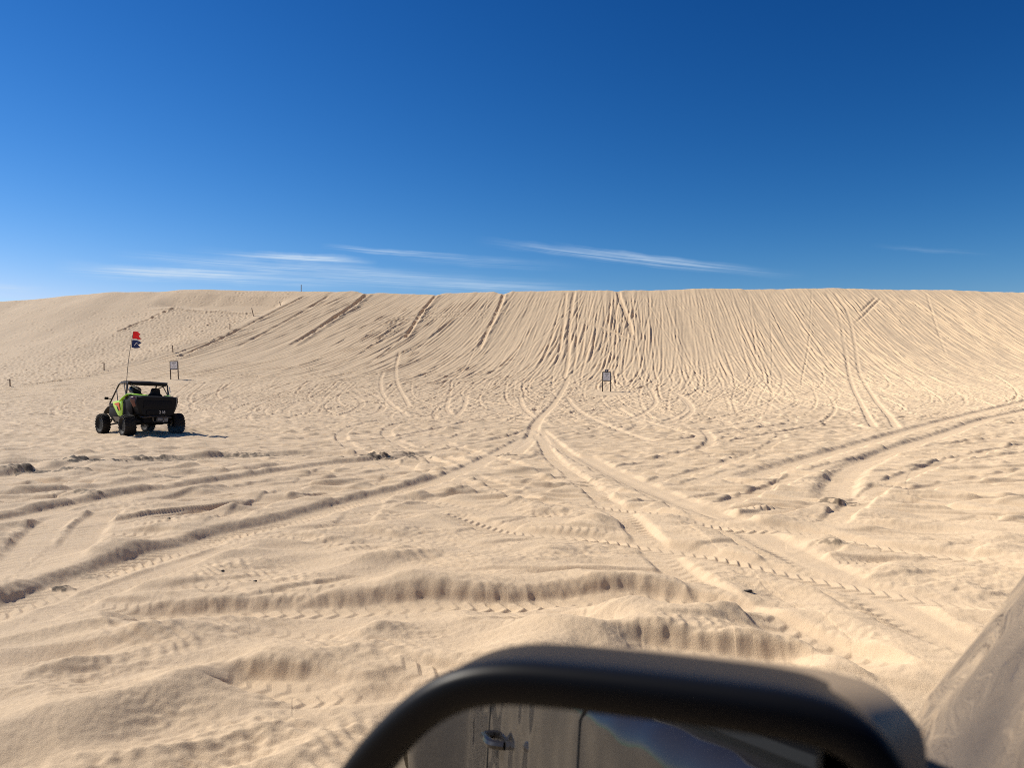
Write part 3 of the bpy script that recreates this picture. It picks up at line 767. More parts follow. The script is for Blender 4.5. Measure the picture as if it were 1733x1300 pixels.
# bumper with tow hoop, exhaust and diff
f = MB(); f.tube(arc_pts([(-.46, -.10, .60), (-.44, -.46, .56), (-.2, -.52, .60), (.2, -.52, .60), (.44, -.46, .56), (.46, -.10, .60)], .1), .022)
f.tube(arc_pts([(-.18, -.51, .59), (-.16, -.50, .43), (.16, -.50, .43), (.18, -.51, .59)], .06), .018); P(f, 'rear_bumper', 'tube')
f = MB(); f.lathe([(-.17, .06), (-.16, .085), (.16, .085), (.17, .06)], (.16, -.40, .50), 'X', 18); f.tube([(.16, -.40, .44), (.16, -.52, .44)], .028); P(f, 'exhaust', 'grey')
f = MB(); f.lathe([(-.14, .05), (-.10, .11), (.10, .11), (.14, .05)], (-.02, .05, .40), 'X', 18); f.box((.0, .2, .42), (.24, .36, .2), None, .04); P(f, 'gearbox', 'plastic2')
for sx in (-1, 1):
    f = MB(); f.prism([(sx * .69, -.24, 1.24), (sx * .77, -.14, 1.21), (sx * .77, -.10, 1.10), (sx * .68, -.18, .88), (sx * .62, -.32, .94), (sx * .64, -.37, 1.17)], (-sx * .05, .10, 0), .012)
    P(f, 'tail_light', 'lens')
    if sx > 0:
        f = MB(); f.box((sx * .585, -.435, 1.03), (.022, .02, .34), Matrix.Rotation(sx * .08, 3, 'Y'), .006); P(f, 'corner_trim', 'grey')
# rear fender strips in green (the left one sweeps up to the seat back)
for sx in (-1, 1):
    f = MB(); pts = [(.36, -.30, 1.285), (.50, -.10, 1.295), (.62, .20, 1.325), (.69, .36, 1.325), (.755, .60, 1.20), (.77, .80, 1.09)]
    f.loft([[(sx * (x - .10), y, z + .008), (sx * (x - .03), y, z + .016), (sx * (x + .03), y, z), (sx * (x + .032), y, z - .022), (sx * (x - .08), y, z - .02)] for x, y, z in pts])
    P(f, 'rear_fender_trim', 'green')
    # quarter panel: lime blade in front of the rear wheel, red decal on it
    f = MB(); f.prism([(sx * .745, .66, 1.10), (sx * .765, .92, 1.10), (sx * .78, 1.42, 1.06), (sx * .77, 1.44, .92), (sx * .735, 1.02, .60), (sx * .70, .80, .56), (sx * .705, .70, .84)], (-sx * .03, 0, 0), .008)
    qp = P(f, 'side_panel', 'green')
    f = MB(); f.prism([(sx * .772, .86, 1.04), (sx * .792, 1.26, 1.00), (sx * .789, 1.22, .96), (sx * .771, .98, .91), (sx * .757, .86, .76), (sx * .752, .82, .80), (sx * .762, .87, .93)], (-sx * .01, 0, 0)); f.build('decal', M['orange'], qp)
    f = MB(); f.prism([(sx * .768, .96, .87), (sx * .775, 1.08, .90), (sx * .765, .98, .78), (sx * .757, .90, .74)], (-sx * .01, 0, 0)); f.build('decal', M['plastic'], qp)
    f = MB(); f.prism([(sx * .70, 1.0, .60), (sx * .745, 1.26, .84), (sx * .74, 1.85, .86), (sx * .72, 1.95, .60), (sx * .62, 1.7, .36), (sx * .60, .98, .36)], (-sx * .04, 0, 0), .01)
    f.prism([(sx * .765, 1.28, 1.0), (sx * .745, 1.9, 1.0), (sx * .735, 1.86, .87), (sx * .755, 1.27, .87)], (-sx * .03, 0, 0), .008); dr = P(f, 'door', 'plastic')
    f = MB(); f.prism([(sx * .705, 1.0, .56), (sx * .725, 1.52, .56), (sx * .645, 1.45, .39), (sx * .62, 1.02, .39)], (sx * .012, 0, 0)); f.build('door_panel', M['grey'], dr)
    f = MB(); f.prism([(sx * .70, -.06, 1.12), (sx * .71, .6, 1.12), (sx * .70, .66, .62), (sx * .60, .52, .52), (sx * .62, -.02, .66)], (sx * .02, 0, 0), .008); P(f, 'wheel_arch_liner', 'plastic2')
# bonnet and front fenders
f = MB(); f.loft([[(-w_, y, z0), (-w_ * .8, y, z1), (0, y, z1 + .03), (w_ * .8, y, z1), (w_, y, z0)] for y, w_, z0, z1 in ((1.82, .62, .86, 1.06), (2.2, .52, .80, 1.0), (2.6, .40, .68, .88), (2.85, .27, .60, .72))])
P(f, 'bonnet', 'plastic')
for sx in (-1, 1):
    f = MB(); f.loft([[(sx * .44, y, z), (sx * .54, y, z + .03), (sx * .63, y, z), (sx * .63, y, z - .03), (sx * .44, y, z - .05)] for y, z in ((1.84, .90), (2.1, .93), (2.36, .90), (2.6, .80), (2.78, .68))]); P(f, 'front_fender', 'plastic')
    f = MB(); f.prism([(sx * .24, 2.86, .74), (sx * .42, 2.74, .80), (sx * .44, 2.72, .72), (sx * .27, 2.84, .66)], (0, .03, 0), .006); P(f, 'headlight', 'white')
    f = MB(); f.tube([(sx * .70, 1.72, 1.14), (sx * .84, 1.70, 1.16)], .014); f.box((sx * .90, 1.69, 1.17), (.13, .05, .09), None, .02); P(f, 'wing_mirror', 'plastic')
f = MB(); f.tube(arc_pts([(-.3, 2.75, .5), (-.28, 2.98, .54), (-.2, 3.0, .74), (.2, 3.0, .74), (.28, 2.98, .54), (.3, 2.75, .5)], .06), .02); P(f, 'front_bumper', 'tube')
# seats
for sx in (-1, 1):
    s_ = MB(); X0 = sx * .31
    s_.loft([[(X0 + w_ * a, y0 + b, z) for a, b in ((-1, -.05), (1, -.05), (1.05, .06), (.7, .03), (-.7, .03), (-1.05, .06))] for z, w_, y0 in ((.52, .22, .86), (.8, .25, .80), (1.05, .26, .74), (1.26, .25, .69), (1.33, .20, .675), (1.37, .145, .67), (1.50, .125, .655), (1.545, .10, .65))])
    s_.loft([[(X0 + w_ * a, y, z + b) for a, b in ((-1, -.08), (1, -.08), (1, .02), (.8, -.01), (-.8, -.01), (-1, .02))] for y, w_, z in ((.84, .23, .56), (1.1, .25, .57), (1.33, .25, .60))])
    P(s_, 'seat', 'seat')
f = MB(); f.box((0, .62, 1.16), (1.12, .05, .26), Matrix.Rotation(math.radians(-8), 3, 'X'), .02); P(f, 'rear_bulkhead', 'plastic')
# roll cage
f = MB(); TB = .025
for sx in (-1, 1):
    f.tube(arc_pts([(sx * .70, 1.98, .98), (sx * .615, 1.40, 1.66), (sx * .60, 1.25, 1.70), (sx * .60, .60, 1.70), (sx * .64, .52, 1.66), (sx * .69, .50, 1.20)], .12), TB)
    f.tube([(sx * .66, .50, 1.50), (sx * .52, .0, 1.25)], .018)
    f.tube([(sx * .69, .50, 1.26), (sx * .62, .92, 1.68)], .016)
    f.tube([(sx * .615, .55, 1.66), (sx * .20, .52, 1.46)], .018)
    f.tube([(sx * .69, .50, 1.33), (sx * .48, .58, 1.25)], .016)
    f.tube([(sx * .64, 1.55, 1.48), (sx * .70, 1.2, 1.08)], .015)
f.tube([(-.60, .58, 1.69), (.60, .58, 1.69)], TB); f.tube([(-.60, 1.28, 1.70), (.60, 1.28, 1.70)], TB); f.tube([(-.70, 1.97, .99), (.70, 1.97, .99)], .02)
P(f, 'roll_cage', 'tube')
f = MB(); f.loft([[(-w_, y, z - .045), (-w_, y, z), (0, y, z + .02), (w_, y, z), (w_, y, z - .045)] for y, w_, z in ((.34, .56, 1.70), (.42, .61, 1.745), (.9, .615, 1.765), (1.3, .60, 1.75), (1.42, .55, 1.71))])
f.box((0, .40, 1.665), (1.1, .03, .10), Matrix.Rotation(math.radians(12), 3, 'X'), .008)
P(f, 'roof_panel', 'plastic')
f = MB(); f.tube([(-.55, .44, 1.60), (-.18, .60, 1.44)], .016); P(f, 'seat_belt', 'white')
f = MB(); f.tube([(.68, .345, 1.42), (.655, .37, 1.60)], .013); P(f, 'cage_clamp', 'steel')
f = MB(); f.lathe([(-.02, .0), (-.02, .03), (.02, .03), (.02, .0)], (.56, .30, 1.29), 'X', 12); f.box((.60, .30, 1.30), (.10, .03, .03), None, .008); P(f, 'cage_bracket', 'steel')
f = MB(); f.tube(arc_pts([(-.14, 1.36, 1.58), (.02, 1.36, 1.58), (.02, 1.36, 1.51), (-.14, 1.36, 1.51)], .03) + [(-.14, 1.36, 1.58)], .012); f.tube([(-.06, 1.36, 1.58), (-.06, 1.30, 1.69)], .012); P(f, 'rear_view_mirror', 'plastic')
f = MB(); f.tube([(-.31 + .17 * math.cos(2 * PI * k / 24), 1.52 - .05 * math.sin(2 * PI * k / 24), 1.02 + .16 * math.sin(2 * PI * k / 24)) for k in range(24)], .016, 8, True); f.tube([(-.31, 1.52, 1.02), (-.31, 1.8, .9)], .02)
for a in (0, 2.1, 4.2): f.tube([(-.31, 1.52, 1.02), (-.31 + .17 * math.cos(a), 1.52 - .05 * math.sin(a), 1.02 + .16 * math.sin(a))], .010)
P(f, 'steering_wheel', 'plastic2')
# whip and its two flags
w0 = Vector((-.665, .56, 1.20)); w1 = Vector((-.50, .62, 3.42))
wp = [w0 + (w1 - w0) * t + Vector((-.05 * math.sin(t * PI), 0, .0)) for t in [k / 14 for k in range(15)]]
f = MB(); f.tube(wp, .011, 6, r1=.007); f.tube([(-.67, .56, 1.14), (-.662, .56, 1.30)], .02); wo = P(f, 'flag_whip', 'whip')
def flag(t0, t1, L, mat, nick, label, cut):
    a = w0 + (w1 - w0) * t0; b = w0 + (w1 - w0) * t1; f = MB(); nu, nv_ = 14, 8; g = []
    for i in range(nu + 1):
        row = []
        for j in range(nv_ + 1):
            u, v = i / nu, j / nv_
            ln = L * (1 - cut * (1 - abs(2 * v - 1)) * 1.0) * (1 - nick * (1 - v))
            p = a + (b - a) * v + Vector((u * ln, .05 * math.sin(u * 6 + v * 2.5) * (0.3 + u), -.02 * u - .03 * math.sin(u * 5 + v * 3) * u))
            row.append(p)
        g.append(row)
    for off in (0, 1):
        V = [[f.bm.verts.new(p + Vector((0, .004 * off, 0))) for p in r] for r in g]
        for i in range(nu):
            for j in range(nv_):
                q = (V[i][j], V[i + 1][j], V[i + 1][j + 1], V[i][j + 1]); f.bm.faces.new(q if off else q[::-1])
    o = f.build('flag', M[mat], wo, 0); o['label'] = label
    for p in o.data.polygons: p.use_smooth = True
    return o
flag(.885, .997, .25, 'redflag', -.15, 'red swallow-tailed flag at the top of the whip', .25)
flag(.865, .886, .26, 'white', -.1, 'narrow white strip added for the pale halo between the two flags', .1)  # added strip imitating the bright halo at the flag edges, not real cloth
bf = flag(.755, .865, .33, 'blueflag', .12, 'navy blue flag with a white mark below the red flag', .35)
f = MB()
ctr = w0 + (w1 - w0) * .812 + Vector((.11, -.035, -.01))
f.tube([ctr + Vector((-.045, 0, -.05)), ctr + Vector((-.01, -.005, .02)), ctr + Vector((.04, 0, .065))], .009, 6); f.tube([ctr + Vector((0, 0, .03)), ctr + Vector((.06, 0, .015))], .008, 6)
f.build('flag_mark', M['white'], bf)

# the driver, seated on the left: one continuous skinned body
def skin_body(name, joints, bones, mat, parent=None, root=0, sub=2):
    me = bpy.data.meshes.new(name); me.from_pydata([j[0] for j in joints], bones, [])
    o = bpy.data.objects.new(name, me); COL.objects.link(o)
    sk = o.modifiers.new('skin', 'SKIN'); 
    for i, j in enumerate(joints):
        r = j[1]; me.skin_vertices[0].data[i].radius = (r, r) if isinstance(r, float) else r
        me.skin_vertices[0].data[i].use_root = i == root
    ss = o.modifiers.new('sub', 'SUBSURF'); ss.levels = sub; ss.render_levels = sub
    dg = bpy.context.evaluated_depsgraph_get(); m2 = bpy.data.meshes.new_from_object(o.evaluated_get(dg))
    o.modifiers.clear(); o.data = m2; m2.materials.clear(); m2.materials.append(M[mat]); m2.shade_smooth()
    if parent: o.parent = parent
    return o
dx = -.31
J = [((dx, 1.00, .68), .13), ((dx, .93, .90), .135), ((dx, .885, 1.12), .15), ((dx, .88, 1.22), .11), ((dx, .89, 1.29), .055), ((dx, .91, 1.36), .055), ((dx, .93, 1.46), .085), ((dx, .945, 1.50), .07),
     ((dx - .20, .90, 1.20), .06), ((dx - .25, 1.10, 1.00), .048), ((dx - .15, 1.36, 1.07), .038), ((dx - .13, 1.44, 1.09), .032),
     ((dx + .20, .90, 1.20), .06), ((dx + .25, 1.10, 1.00), .048), ((dx + .15, 1.36, 1.07), .038), ((dx + .13, 1.44, 1.09), .032),
     ((dx - .11, 1.12, .68), .09), ((dx - .13, 1.48, .78), .068), ((dx - .12, 1.72, .50), .045), ((dx - .12, 1.86, .46), .04),
     ((dx + .11, 1.12, .68), .09), ((dx + .13, 1.48, .78), .068), ((dx + .12, 1.72, .50), .045), ((dx + .12, 1.86, .46), .04)]
E = [(0, 1), (1, 2), (2, 3), (3, 4), (4, 5), (5, 6), (6, 7), (3, 8), (8, 9), (9, 10), (10, 11), (3, 12), (12, 13), (13, 14), (14, 15), (0, 16), (16, 17), (17, 18), (18, 19), (0, 20), (20, 21), (21, 22), (22, 23)]
drv = skin_body('person', J, E, 'jersey')
tag(drv, 'person in dark clothing seated on the left side of the buggy', 'person')
f = MB(); prof = [(-.13, .07), (-.12, .11), (-.06, .128), (0, .132), (.06, .122), (.10, .09), (.125, .04), (.13, 0)]
f.lathe(prof, (dx, .945, 1.485), 'Z', 24); f.prism([(dx - .09, 1.04, 1.38), (dx + .09, 1.04, 1.38), (dx + .075, 1.11, 1.40), (dx - .075, 1.11, 1.40)], (0, 0, .05), .01)
f.prism([(dx - .10, 1.02, 1.56), (dx + .10, 1.02, 1.56), (dx + .07, 1.16, 1.57), (dx - .07, 1.16, 1.57)], (0, 0, .012), .004)
hl = f.build('helmet', M['helmet'], drv)
for sx in (-1, 1):                                                   # gloved hands closed on the wheel
    hj = [((dx + sx * .13, 1.43, 1.09), .032), ((dx + sx * .145, 1.48, 1.10), .034), ((dx + sx * .16, 1.515, 1.095), .028)]
    hb = [(0, 1), (1, 2)]
    for k in range(4):
        z = 1.135 - .022 * k; b0 = len(hj); ln = (.9, 1.05, 1.0, .8)[k]
        hj += [((dx + sx * .15, 1.515, z), .010), ((dx + sx * (.17 + .01 * ln), 1.545, z - .004), .0095), ((dx + sx * .195, 1.535, z - .006), .009), ((dx + sx * .20, 1.51, z - .006), .008)]
        hb += [(2, b0), (b0, b0 + 1), (b0 + 1, b0 + 2), (b0 + 2, b0 + 3)]
    b0 = len(hj); hj += [((dx + sx * .135, 1.495, 1.14), .011), ((dx + sx * .15, 1.515, 1.165), .010), ((dx + sx * .175, 1.525, 1.17), .009)]; hb += [(1, b0), (b0, b0 + 1), (b0 + 1, b0 + 2)]
    h_ = skin_body('glove', hj, hb, 'plastic', drv, sub=1)
lean_part(drv)
# put buggy and driver on the sand
g0 = ground(UX, UY)
fx_, fy_ = -math.sin(UTV_YAW), math.cos(UTV_YAW)
gf = ground(UX + fx_ * WB, UY + fy_ * WB)
utv.location = (UX, UY, g0 - .005); utv.rotation_euler = (math.atan2(gf - g0, WB), 0, UTV_YAW)
bpy.context.view_layer.update()
drv.matrix_world = utv.matrix_world @ drv.matrix_local
# sand thrown up behind the rear wheels: a thin, low dust cloud
dm = bpy.data.materials.new('dust_air'); dm.use_nodes = True; nt = dm.node_tree; nt.nodes.remove(nt.nodes['Principled BSDF'])
pv = nd(nt, 'ShaderNodeVolumePrincipled'); pv.inputs['Color'].default_value = (.85, .72, .55, 1); pv.inputs['Anisotropy'].default_value = .2
tc = nd(nt, 'ShaderNodeTexCoord'); nz = nd(nt, 'ShaderNodeTexNoise', i_Scale=3.2, i_Detail=4.0, i_Roughness=.65); nt.links.new(tc.outputs['Object'], nz.inputs['Vector'])
ln = nd(nt, 'ShaderNodeVectorMath', operation='LENGTH'); mp = nd(nt, 'ShaderNodeMapping'); mp.inputs['Scale'].default_value = (1 / .95, 1 / .55, 1 / .26)
nt.links.new(tc.outputs['Object'], mp.inputs['Vector']); nt.links.new(mp.outputs[0], ln.inputs[0])
fo = mathn(nt, 'SUBTRACT', 1.0, ln.outputs['Value'], clamp=True)
dd = mathn(nt, 'MULTIPLY', mathn(nt, 'MULTIPLY', fo, mathn(nt, 'MULTIPLY_ADD', nz.outputs[0], 3.2, -1.25, clamp=True)), 3.0)
nt.links.new(dd, pv.inputs['Density']); nt.links.new(pv.outputs[0], nt.nodes['Material Output'].inputs['Volume'])
f = MB(); r = bmesh.ops.create_icosphere(f.bm, subdivisions=3, radius=1.0)
for v in r['verts']: v.co = Vector((v.co.x * .95, v.co.y * .55, v.co.z * .26))
du = f.build('dust_cloud', dm); q = utv.matrix_world @ Vector((.35, -.45, .10)); du.location = q; du.rotation_euler = (0, 0, UTV_YAW); du['kind'] = 'stuff'; du['label'] = 'puff of sand dust kicked up behind the rear wheels of the buggy'
print('buggy', round(time.time() - T0, 1), UX, UY, g0, gf)
# ================================================================== SIGNS AND POSTS
M['post'] = simple_mat('dark_wood_post', (.055, .042, .034), rough=.8, nscale=14, var=.35, bump=.3)
M['board'] = simple_mat('sun_greyed_board', (.66, .69, .76), rough=.55, nscale=6, var=.12)
M['frame'] = simple_mat('dark_board_edge', (.045, .043, .046), rough=.7, nscale=9)
M['ink'] = simple_mat('faded_dark_print', (.17, .18, .21), rough=.7, nscale=10)
M['blueplate'] = simple_mat('dark_blue_plate', (.035, .038, .085), rough=.5, nscale=8)
M['fpost'] = simple_mat('weathered_wood', (.17, .13, .10), rough=.85, nscale=16, var=.3, bump=.3)
def sign(px, py, hpx, label, plate, tilt):
    X, Y = unproj(px, py); g = ground(X, Y) ; sc = Y / F                 # metres per pixel there
    o = empty('notice_sign', (X, Y, g - .02), math.radians(-4) if px > 800 else math.radians(6))
    tag(o, label, 'sign', 'notice signs at the foot of the dune')
    h = hpx * sc; wd = .40 * h; bh = .47 * h; t = .045
    for sx in (-1, 1):
        f = MB(); f.box((sx * wd * .5, 0, h / 2 - .15), (.085, .075, h + .3), None, .008); f.build('post', M['post'], o)
    f = MB(); f.box((0, -.06, h - bh / 2), (wd * 1.0 - .085 + .06, t, bh), None, .006); bd = f.build('board', M['board'], o)
    f = MB(); W = wd - .03; z1, z0 = h, h - bh
    f.box((0, -.088, z1 - .03), (W, .012, .06)); f.box((0, -.088, z0 + .035), (W, .012, .07))
    for sx in (-1, 1): f.box((sx * (W / 2 - .012), -.087, (z0 + z1) / 2), (.03, .010, bh - .14))
    f.build('frame', M['frame'], o)
    iw = W - .12
    f = MB(); f.box((0, -.0832, (z0 + z1) / 2), (iw, .0036, bh - .16))
    for (zz, ww, hh, oo) in ((.83, .62, .055, 0), (.75, .70, .055, .02), (.68, .55, .05, -.02), (.57, .24, .06, 0), (.46, .9, .022, 0), (.38, .86, .022, .01), (.29, .9, .022, -.01), (.21, .84, .022, 0), (.13, .6, .022, -.08)):
        n = max(2, int(ww * 9)); x = -iw * ww / 2
        for k in range(n):                                            # words one cannot read from here
            wl = iw * ww / n
            f.box((x + wl / 2 + oo * iw, -.0845, z0 + bh * zz), (wl * random.uniform(.72, .9), .005, bh * hh))
            x += wl
    lt = f.build('lettering', M['board'], bd, 0); lt.data.materials.append(M['ink'])
    for p in lt.data.polygons: p.material_index = 0 if p.index < 6 else 1
    if plate:
        f = MB(); f.box((.0, -.03, h + .055 * h), (wd * .42, .03, .115 * h), None, .006); pl = f.build('top_plate', M['blueplate'], o)
        f = MB(); f.box((-wd * .06, -.047, h + .06 * h), (wd * .10, .006, .05 * h)); f.build('plate_mark', M['white'], pl)
        f = MB(); f.box((0, .0, h + .04 * h), (.05, .03, .16 * h)); f.build('bracket', M['post'], o)
    o.rotation_euler[1] = math.radians(tilt)
    return o
sign(1026.5, 663, 34, 'grey notice sign on two posts with small blue plate on top, alone mid-slope', True, .6)
sign(295.5, 642, 31, 'grey notice sign on two posts without top plate, behind the buggy', False, -2.2)

PL = ['short wooden post with a stub crosspiece, leftmost of the row at the slope foot',
      'short wooden post just left of the buggy whip, at the untracked slope foot',
      'short upright wooden post between the whip flags and the sign behind the buggy',
      'short upright wooden post halfway up the slope at the edge of the tracks',
      'leaning wooden post beside the sand ledge, the most tilted of the row',
      'tiny leaning wooden post just below the crest, highest on the slope']
for (px, py, hp, tl_, stub), lab in zip(POST_PX, PL):
    X, Y = unproj(px, py); g = ground(X, Y); h = hp * Y / F
    f = MB(); r = .055
    f.loft([[(r * math.cos(a) * (1 + .1 * math.sin(3 * a)), r * math.sin(a), z) for a in [2 * PI * k / 10 for k in range(10)]] for z in (-.3, 0, h * .5, h - .02)] + [[(r * .7 * math.cos(a), r * .7 * math.sin(a), h) for a in [2 * PI * k / 10 for k in range(10)]]])
    if stub: f.box((-.09, 0, h * .82), (.26, .05, .07), Matrix.Rotation(.2, 3, 'Y'), .008)
    o = f.build('fence_post', M['fpost']); o.location = (X, Y, g); o.rotation_euler = (0, math.radians(-tl_), 0)
    tag(o, lab, 'post', 'posts along the left edge of the tracked slope')
X, Y = unproj(507, 494.5); g = base_z(np.array(X), np.array(Y + .8))
f = MB(); f.tube([(0, 0, -.4), (0, 0, .9)], .05, 8); o = f.build('fence_post', M['fpost']); o.location = (X, Y + .8, float(g)); 
tag(o, 'lone thin post standing against the sky on the crest', 'post', 'posts along the left edge of the tracked slope')

# small dark scraps lying on the near sand
M['scrap'] = simple_mat('dark_scrap', (.03, .025, .022), rough=.8, nscale=30)
for px, py, s, lab in [(432, 992, .016, 'tiny dark pebble, nearest of two lying above the middle rut'), (377, 976, .014, 'tiny dark pebble lying beside the long diagonal rut'), (1267, 1012, .024, 'dark twig scrap lying among the tracks right of centre'), (286, 888, .02, 'tiny dark pebble on the smooth sand left of the long diagonal rut')]:
    X, Y = unproj(px, py)
    f = MB(); r = bmesh.ops.create_icosphere(f.bm, subdivisions=2, radius=s)
    for v in r['verts']: v.co *= 1 + .35 * math.sin(v.co.x * 300 + px) * math.cos(v.co.y * 260); v.co.z *= .6
    o = f.build('pebble' if 'twig' not in lab else 'twig_scrap', M['scrap']); o.location = (X, Y, ground(X, Y) + s * .3)
    if 'twig' in lab: o.scale = (1.6, .6, .7)
    tag(o, lab, 'pebble' if 'twig' not in lab else 'twig')
# ================================================================== THE TRUCK THE PICTURE IS TAKEN FROM
m, nt, b = new_mat('taupe_metallic_paint')
tc = nd(nt, 'ShaderNodeTexCoord'); n1 = nd(nt, 'ShaderNodeTexNoise', i_Scale=3.0, i_Detail=4.0); nt.links.new(tc.outputs['Object'], n1.inputs['Vector'])
c = mixc(nt, n1.outputs[0], (.034, .029, .029), (.042, .036, .035)); 
nt.links.new(c, b.inputs['Base Color']); b.inputs['Metallic'].default_value = .15; b.inputs['Roughness'].default_value = .42
b.inputs['Coat IOR'].default_value = 1.7; b.inputs['Coat Weight'].default_value = 1.0; b.inputs['Coat Roughness'].default_value = .02
dn = nd(nt, 'ShaderNodeTexNoise', i_Scale=8.0, i_Detail=0.0); nt.links.new(tc.outputs['Object'], dn.inputs['Vector'])
bp = nd(nt, 'ShaderNodeBump', i_Strength=.5, i_Distance=.03); nt.links.new(dn.outputs[0], bp.inputs['Height']); nt.links.new(bp.outputs[0], b.inputs['Coat Normal'])
M['paint'] = m
M['cap'] = simple_mat('cap_sand_reflection_tint', (.27, .20, .125), rough=.5, metal=.1, nscale=12, var=.1)  # body-coloured cap, with the reflected sand put into the base colour as beige
M['glass'] = simple_mat('tinted_glass', (.010, .012, .014), rough=.03, spec=.8, coat=.3, nscale=2)
M['mirror'] = simple_mat('mirror_glass', (.33, .35, .37), rough=.01, metal=1.0, nscale=2, var=.02)
M['housing'] = simple_mat('mirror_black_plastic', (.004, .0045, .006), rough=.42, nscale=30, spec=.13)
M['rubber'] = simple_mat('door_seal_rubber', (.008, .008, .008), rough=.7, nscale=12)
M['belt'] = simple_mat('beige_webbing', (.30, .24, .18), rough=.8, nscale=40)
M['dash'] = simple_mat('cab_trim', (.006, .006, .008), rough=.8, nscale=8, spec=.2)
TAZ = math.radians(32.0)                                              # the truck points right of the view
TG = ground(0, 0)
# truck frame: +Y forward, +X right, origin under the camera
truck = empty('parked_vehicle', (0, 0, TG), -TAZ)
tag(truck, 'glossy taupe grey vehicle in the near right corner with a black framed side mirror', 'vehicle')
zt = CAMZ - TG                                                        # camera height in the truck's frame
SIDE = .10                                                            # the door skin is this far right of the camera
def bump(u, a, b_, s): return sst(a - s, a + s, u) * (1 - sst(b_ - s, b_ + s, u))
def side_x(u, z):
    """x of the left flank at length u and height z"""
    fl_ = .185 * bump(u, .80, 1.62, .34) + .17 * bump(u, -3.3, -2.25, .28)
    zz = sst(.50, .72, z) * (1 - 1.07 * min(max((z - zt + .50) / .30, 0), 1) * sst(.3, .8, u) )
    return SIDE - fl_ * zz - .02 * math.sin((z - .55) * 3.2) + .16 * sst(2.25, 2.9, u) ** 2
W_T = 2.02
def belt(u): return zt - .285 + .085 * sst(.5, .95, u) - .20 * sst(1.5, 2.9, u) - .0 * u + .005 * math.sin(u)
us = np.concatenate([np.linspace(-3.75, -3.4, 5), np.linspace(-3.3, 2.7, 121), np.linspace(2.75, 2.95, 6)])
def arch(u, uc): 
    d = abs(u - uc); return math.sqrt(max(0, .50 ** 2 - d * d)) + .40 if d < .5 else 0
rings = []
for u in us:
    zb = belt(u); sill = max(.52, arch(u, 1.28), arch(u, -2.78))
    endt = sst(2.95, 2.6, u) * 0 + 1.0
    nose = .16 * sst(2.5, 2.95, u); tail = 0
    left = []
    zs = np.linspace(sill, zb - .05, 12)
    for z in zs: left.append((side_x(u, z), z))
    xs_ = side_x(u, zb - .05)
    for k in range(1, 9):                                              # rounded shoulder
        a = k / 8 * PI / 2; left.append((xs_ + .05 * (1 - math.cos(a)), zb - .05 + .05 * math.sin(a)))
    xc = SIDE + W_T / 2
    crown = .05 * sst(.4, .9, u)
    for t in (.3, .6, 1.0): left.append((left[19][0] + (xc - left[19][0]) * t, zb - nose * .5 + crown * math.sin(t * PI / 2)))
    right = [(2 * xc - x, z) for x, z in reversed(left[:-1])]
    rings.append([(x, u, z) for x, z in left + right])
f = MB(); f.loft(rings); body = f.build('body', M['paint'], truck, 50)
# cab above the belt line
xl, xr = SIDE, SIDE + W_T
def cab_ring(u, z, inset): return u, z, inset
f = MB()
zb = zt - .285; zr = zt + .22
P0 = [(.72, zb + .0, .10), (-.05, zr - .03, .30), (-.35, zr, .32), (-1.65, zr - .02, .32), (-1.95, zb, .12)]
# roof
f.loft([[(xl + i_, u, z) , (xl + i_ + .10, u, z + .035), ((xl + xr) / 2, u, z + .06), (xr - i_ - .10, u, z + .035), (xr - i_, u, z), (xr - i_, u, z - .05), (xl + i_, u, z - .05)] for u, z, i_ in P0[1:4]])
def pil(a, b2, r=.035):
    for s_ in (0, 1):
        q = [(xl + p[2] if s_ == 0 else xr - p[2], p[0], p[1]) for p in (a, b2)]
        f.tube(q, r, 8)
pil((.72, zb - .02, .12), (-.05, zr - .03, .31)); pil((-.62, zb - .02, .06), (-.62, zr - .03, .31), .045); pil((-1.55, zb - .02, .08), (-1.50, zr - .03, .31), .05); pil((-1.95, zb - .02, .12), (-1.65, zr - .03, .32))
f.build('cab_roof', M['paint'], truck, 50)
def pane(name, pts, th=.006):
    f = MB(); n = (Vector(pts[1]) - Vector(pts[0])).cross(Vector(pts[2]) - Vector(pts[0])).normalized(); f.prism(pts, n * th); return f.build(name, M['glass'], truck)
pane('windscreen', [(xl + .14, .70, zb), (xr - .14, .70, zb), (xr - .33, -.03, zr - .04), (xl + .33, -.03, zr - .04)])
for s_ in (0, 1):
    X_ = (lambda i_: xl + i_) if s_ == 0 else (lambda i_: xr - i_)
    if s_ == 1: pane('door_window', [(X_(.10), .60, zb), (X_(.10), -.58, zb), (X_(.30), -.58, zr - .05), (X_(.31), -.10, zr - .05)])
    pane('door_window', [(X_(.085), -.66, zb), (X_(.085), -1.5, zb), (X_(.30), -1.46, zr - .05), (X_(.30), -.66, zr - .05)])
pane('rear_window', [(xl + .16, -1.93, zb), (xr - .16, -1.93, zb), (xr - .34, -1.67, zr - .04), (xl + .34, -1.67, zr - .04)])
f = MB(); f.box(((xl + xr) / 2, -.68, zb + .012), (W_T - .20, 2.3, .02)); f.box(((xl + xr) / 2 - .45, -.95, zb + .12), (.5, .16, .42), Matrix.Rotation(.15, 3, 'X'), .05); f.box(((xl + xr) / 2 + .45, -.95, zb + .12), (.5, .16, .42), Matrix.Rotation(.15, 3, 'X'), .05); f.box(((xl + xr) / 2, .42, zb + .0), (W_T - .4, .4, .08), None, .03)
f.build('cab_interior', M['dash'], truck)
f = MB(); f.loft([[(x - .004, y - .024, z), (x + .004, y - .024, z), (x + .004, y + .024, z), (x - .004, y + .024, z)] for x, y, z in ((xl + .30, -.64, zr - .14), (xl + .22, -.70, zb + .30), (xl + .34, -.72, zb + .03))]); f.build('seat_belt', M['belt'], truck)
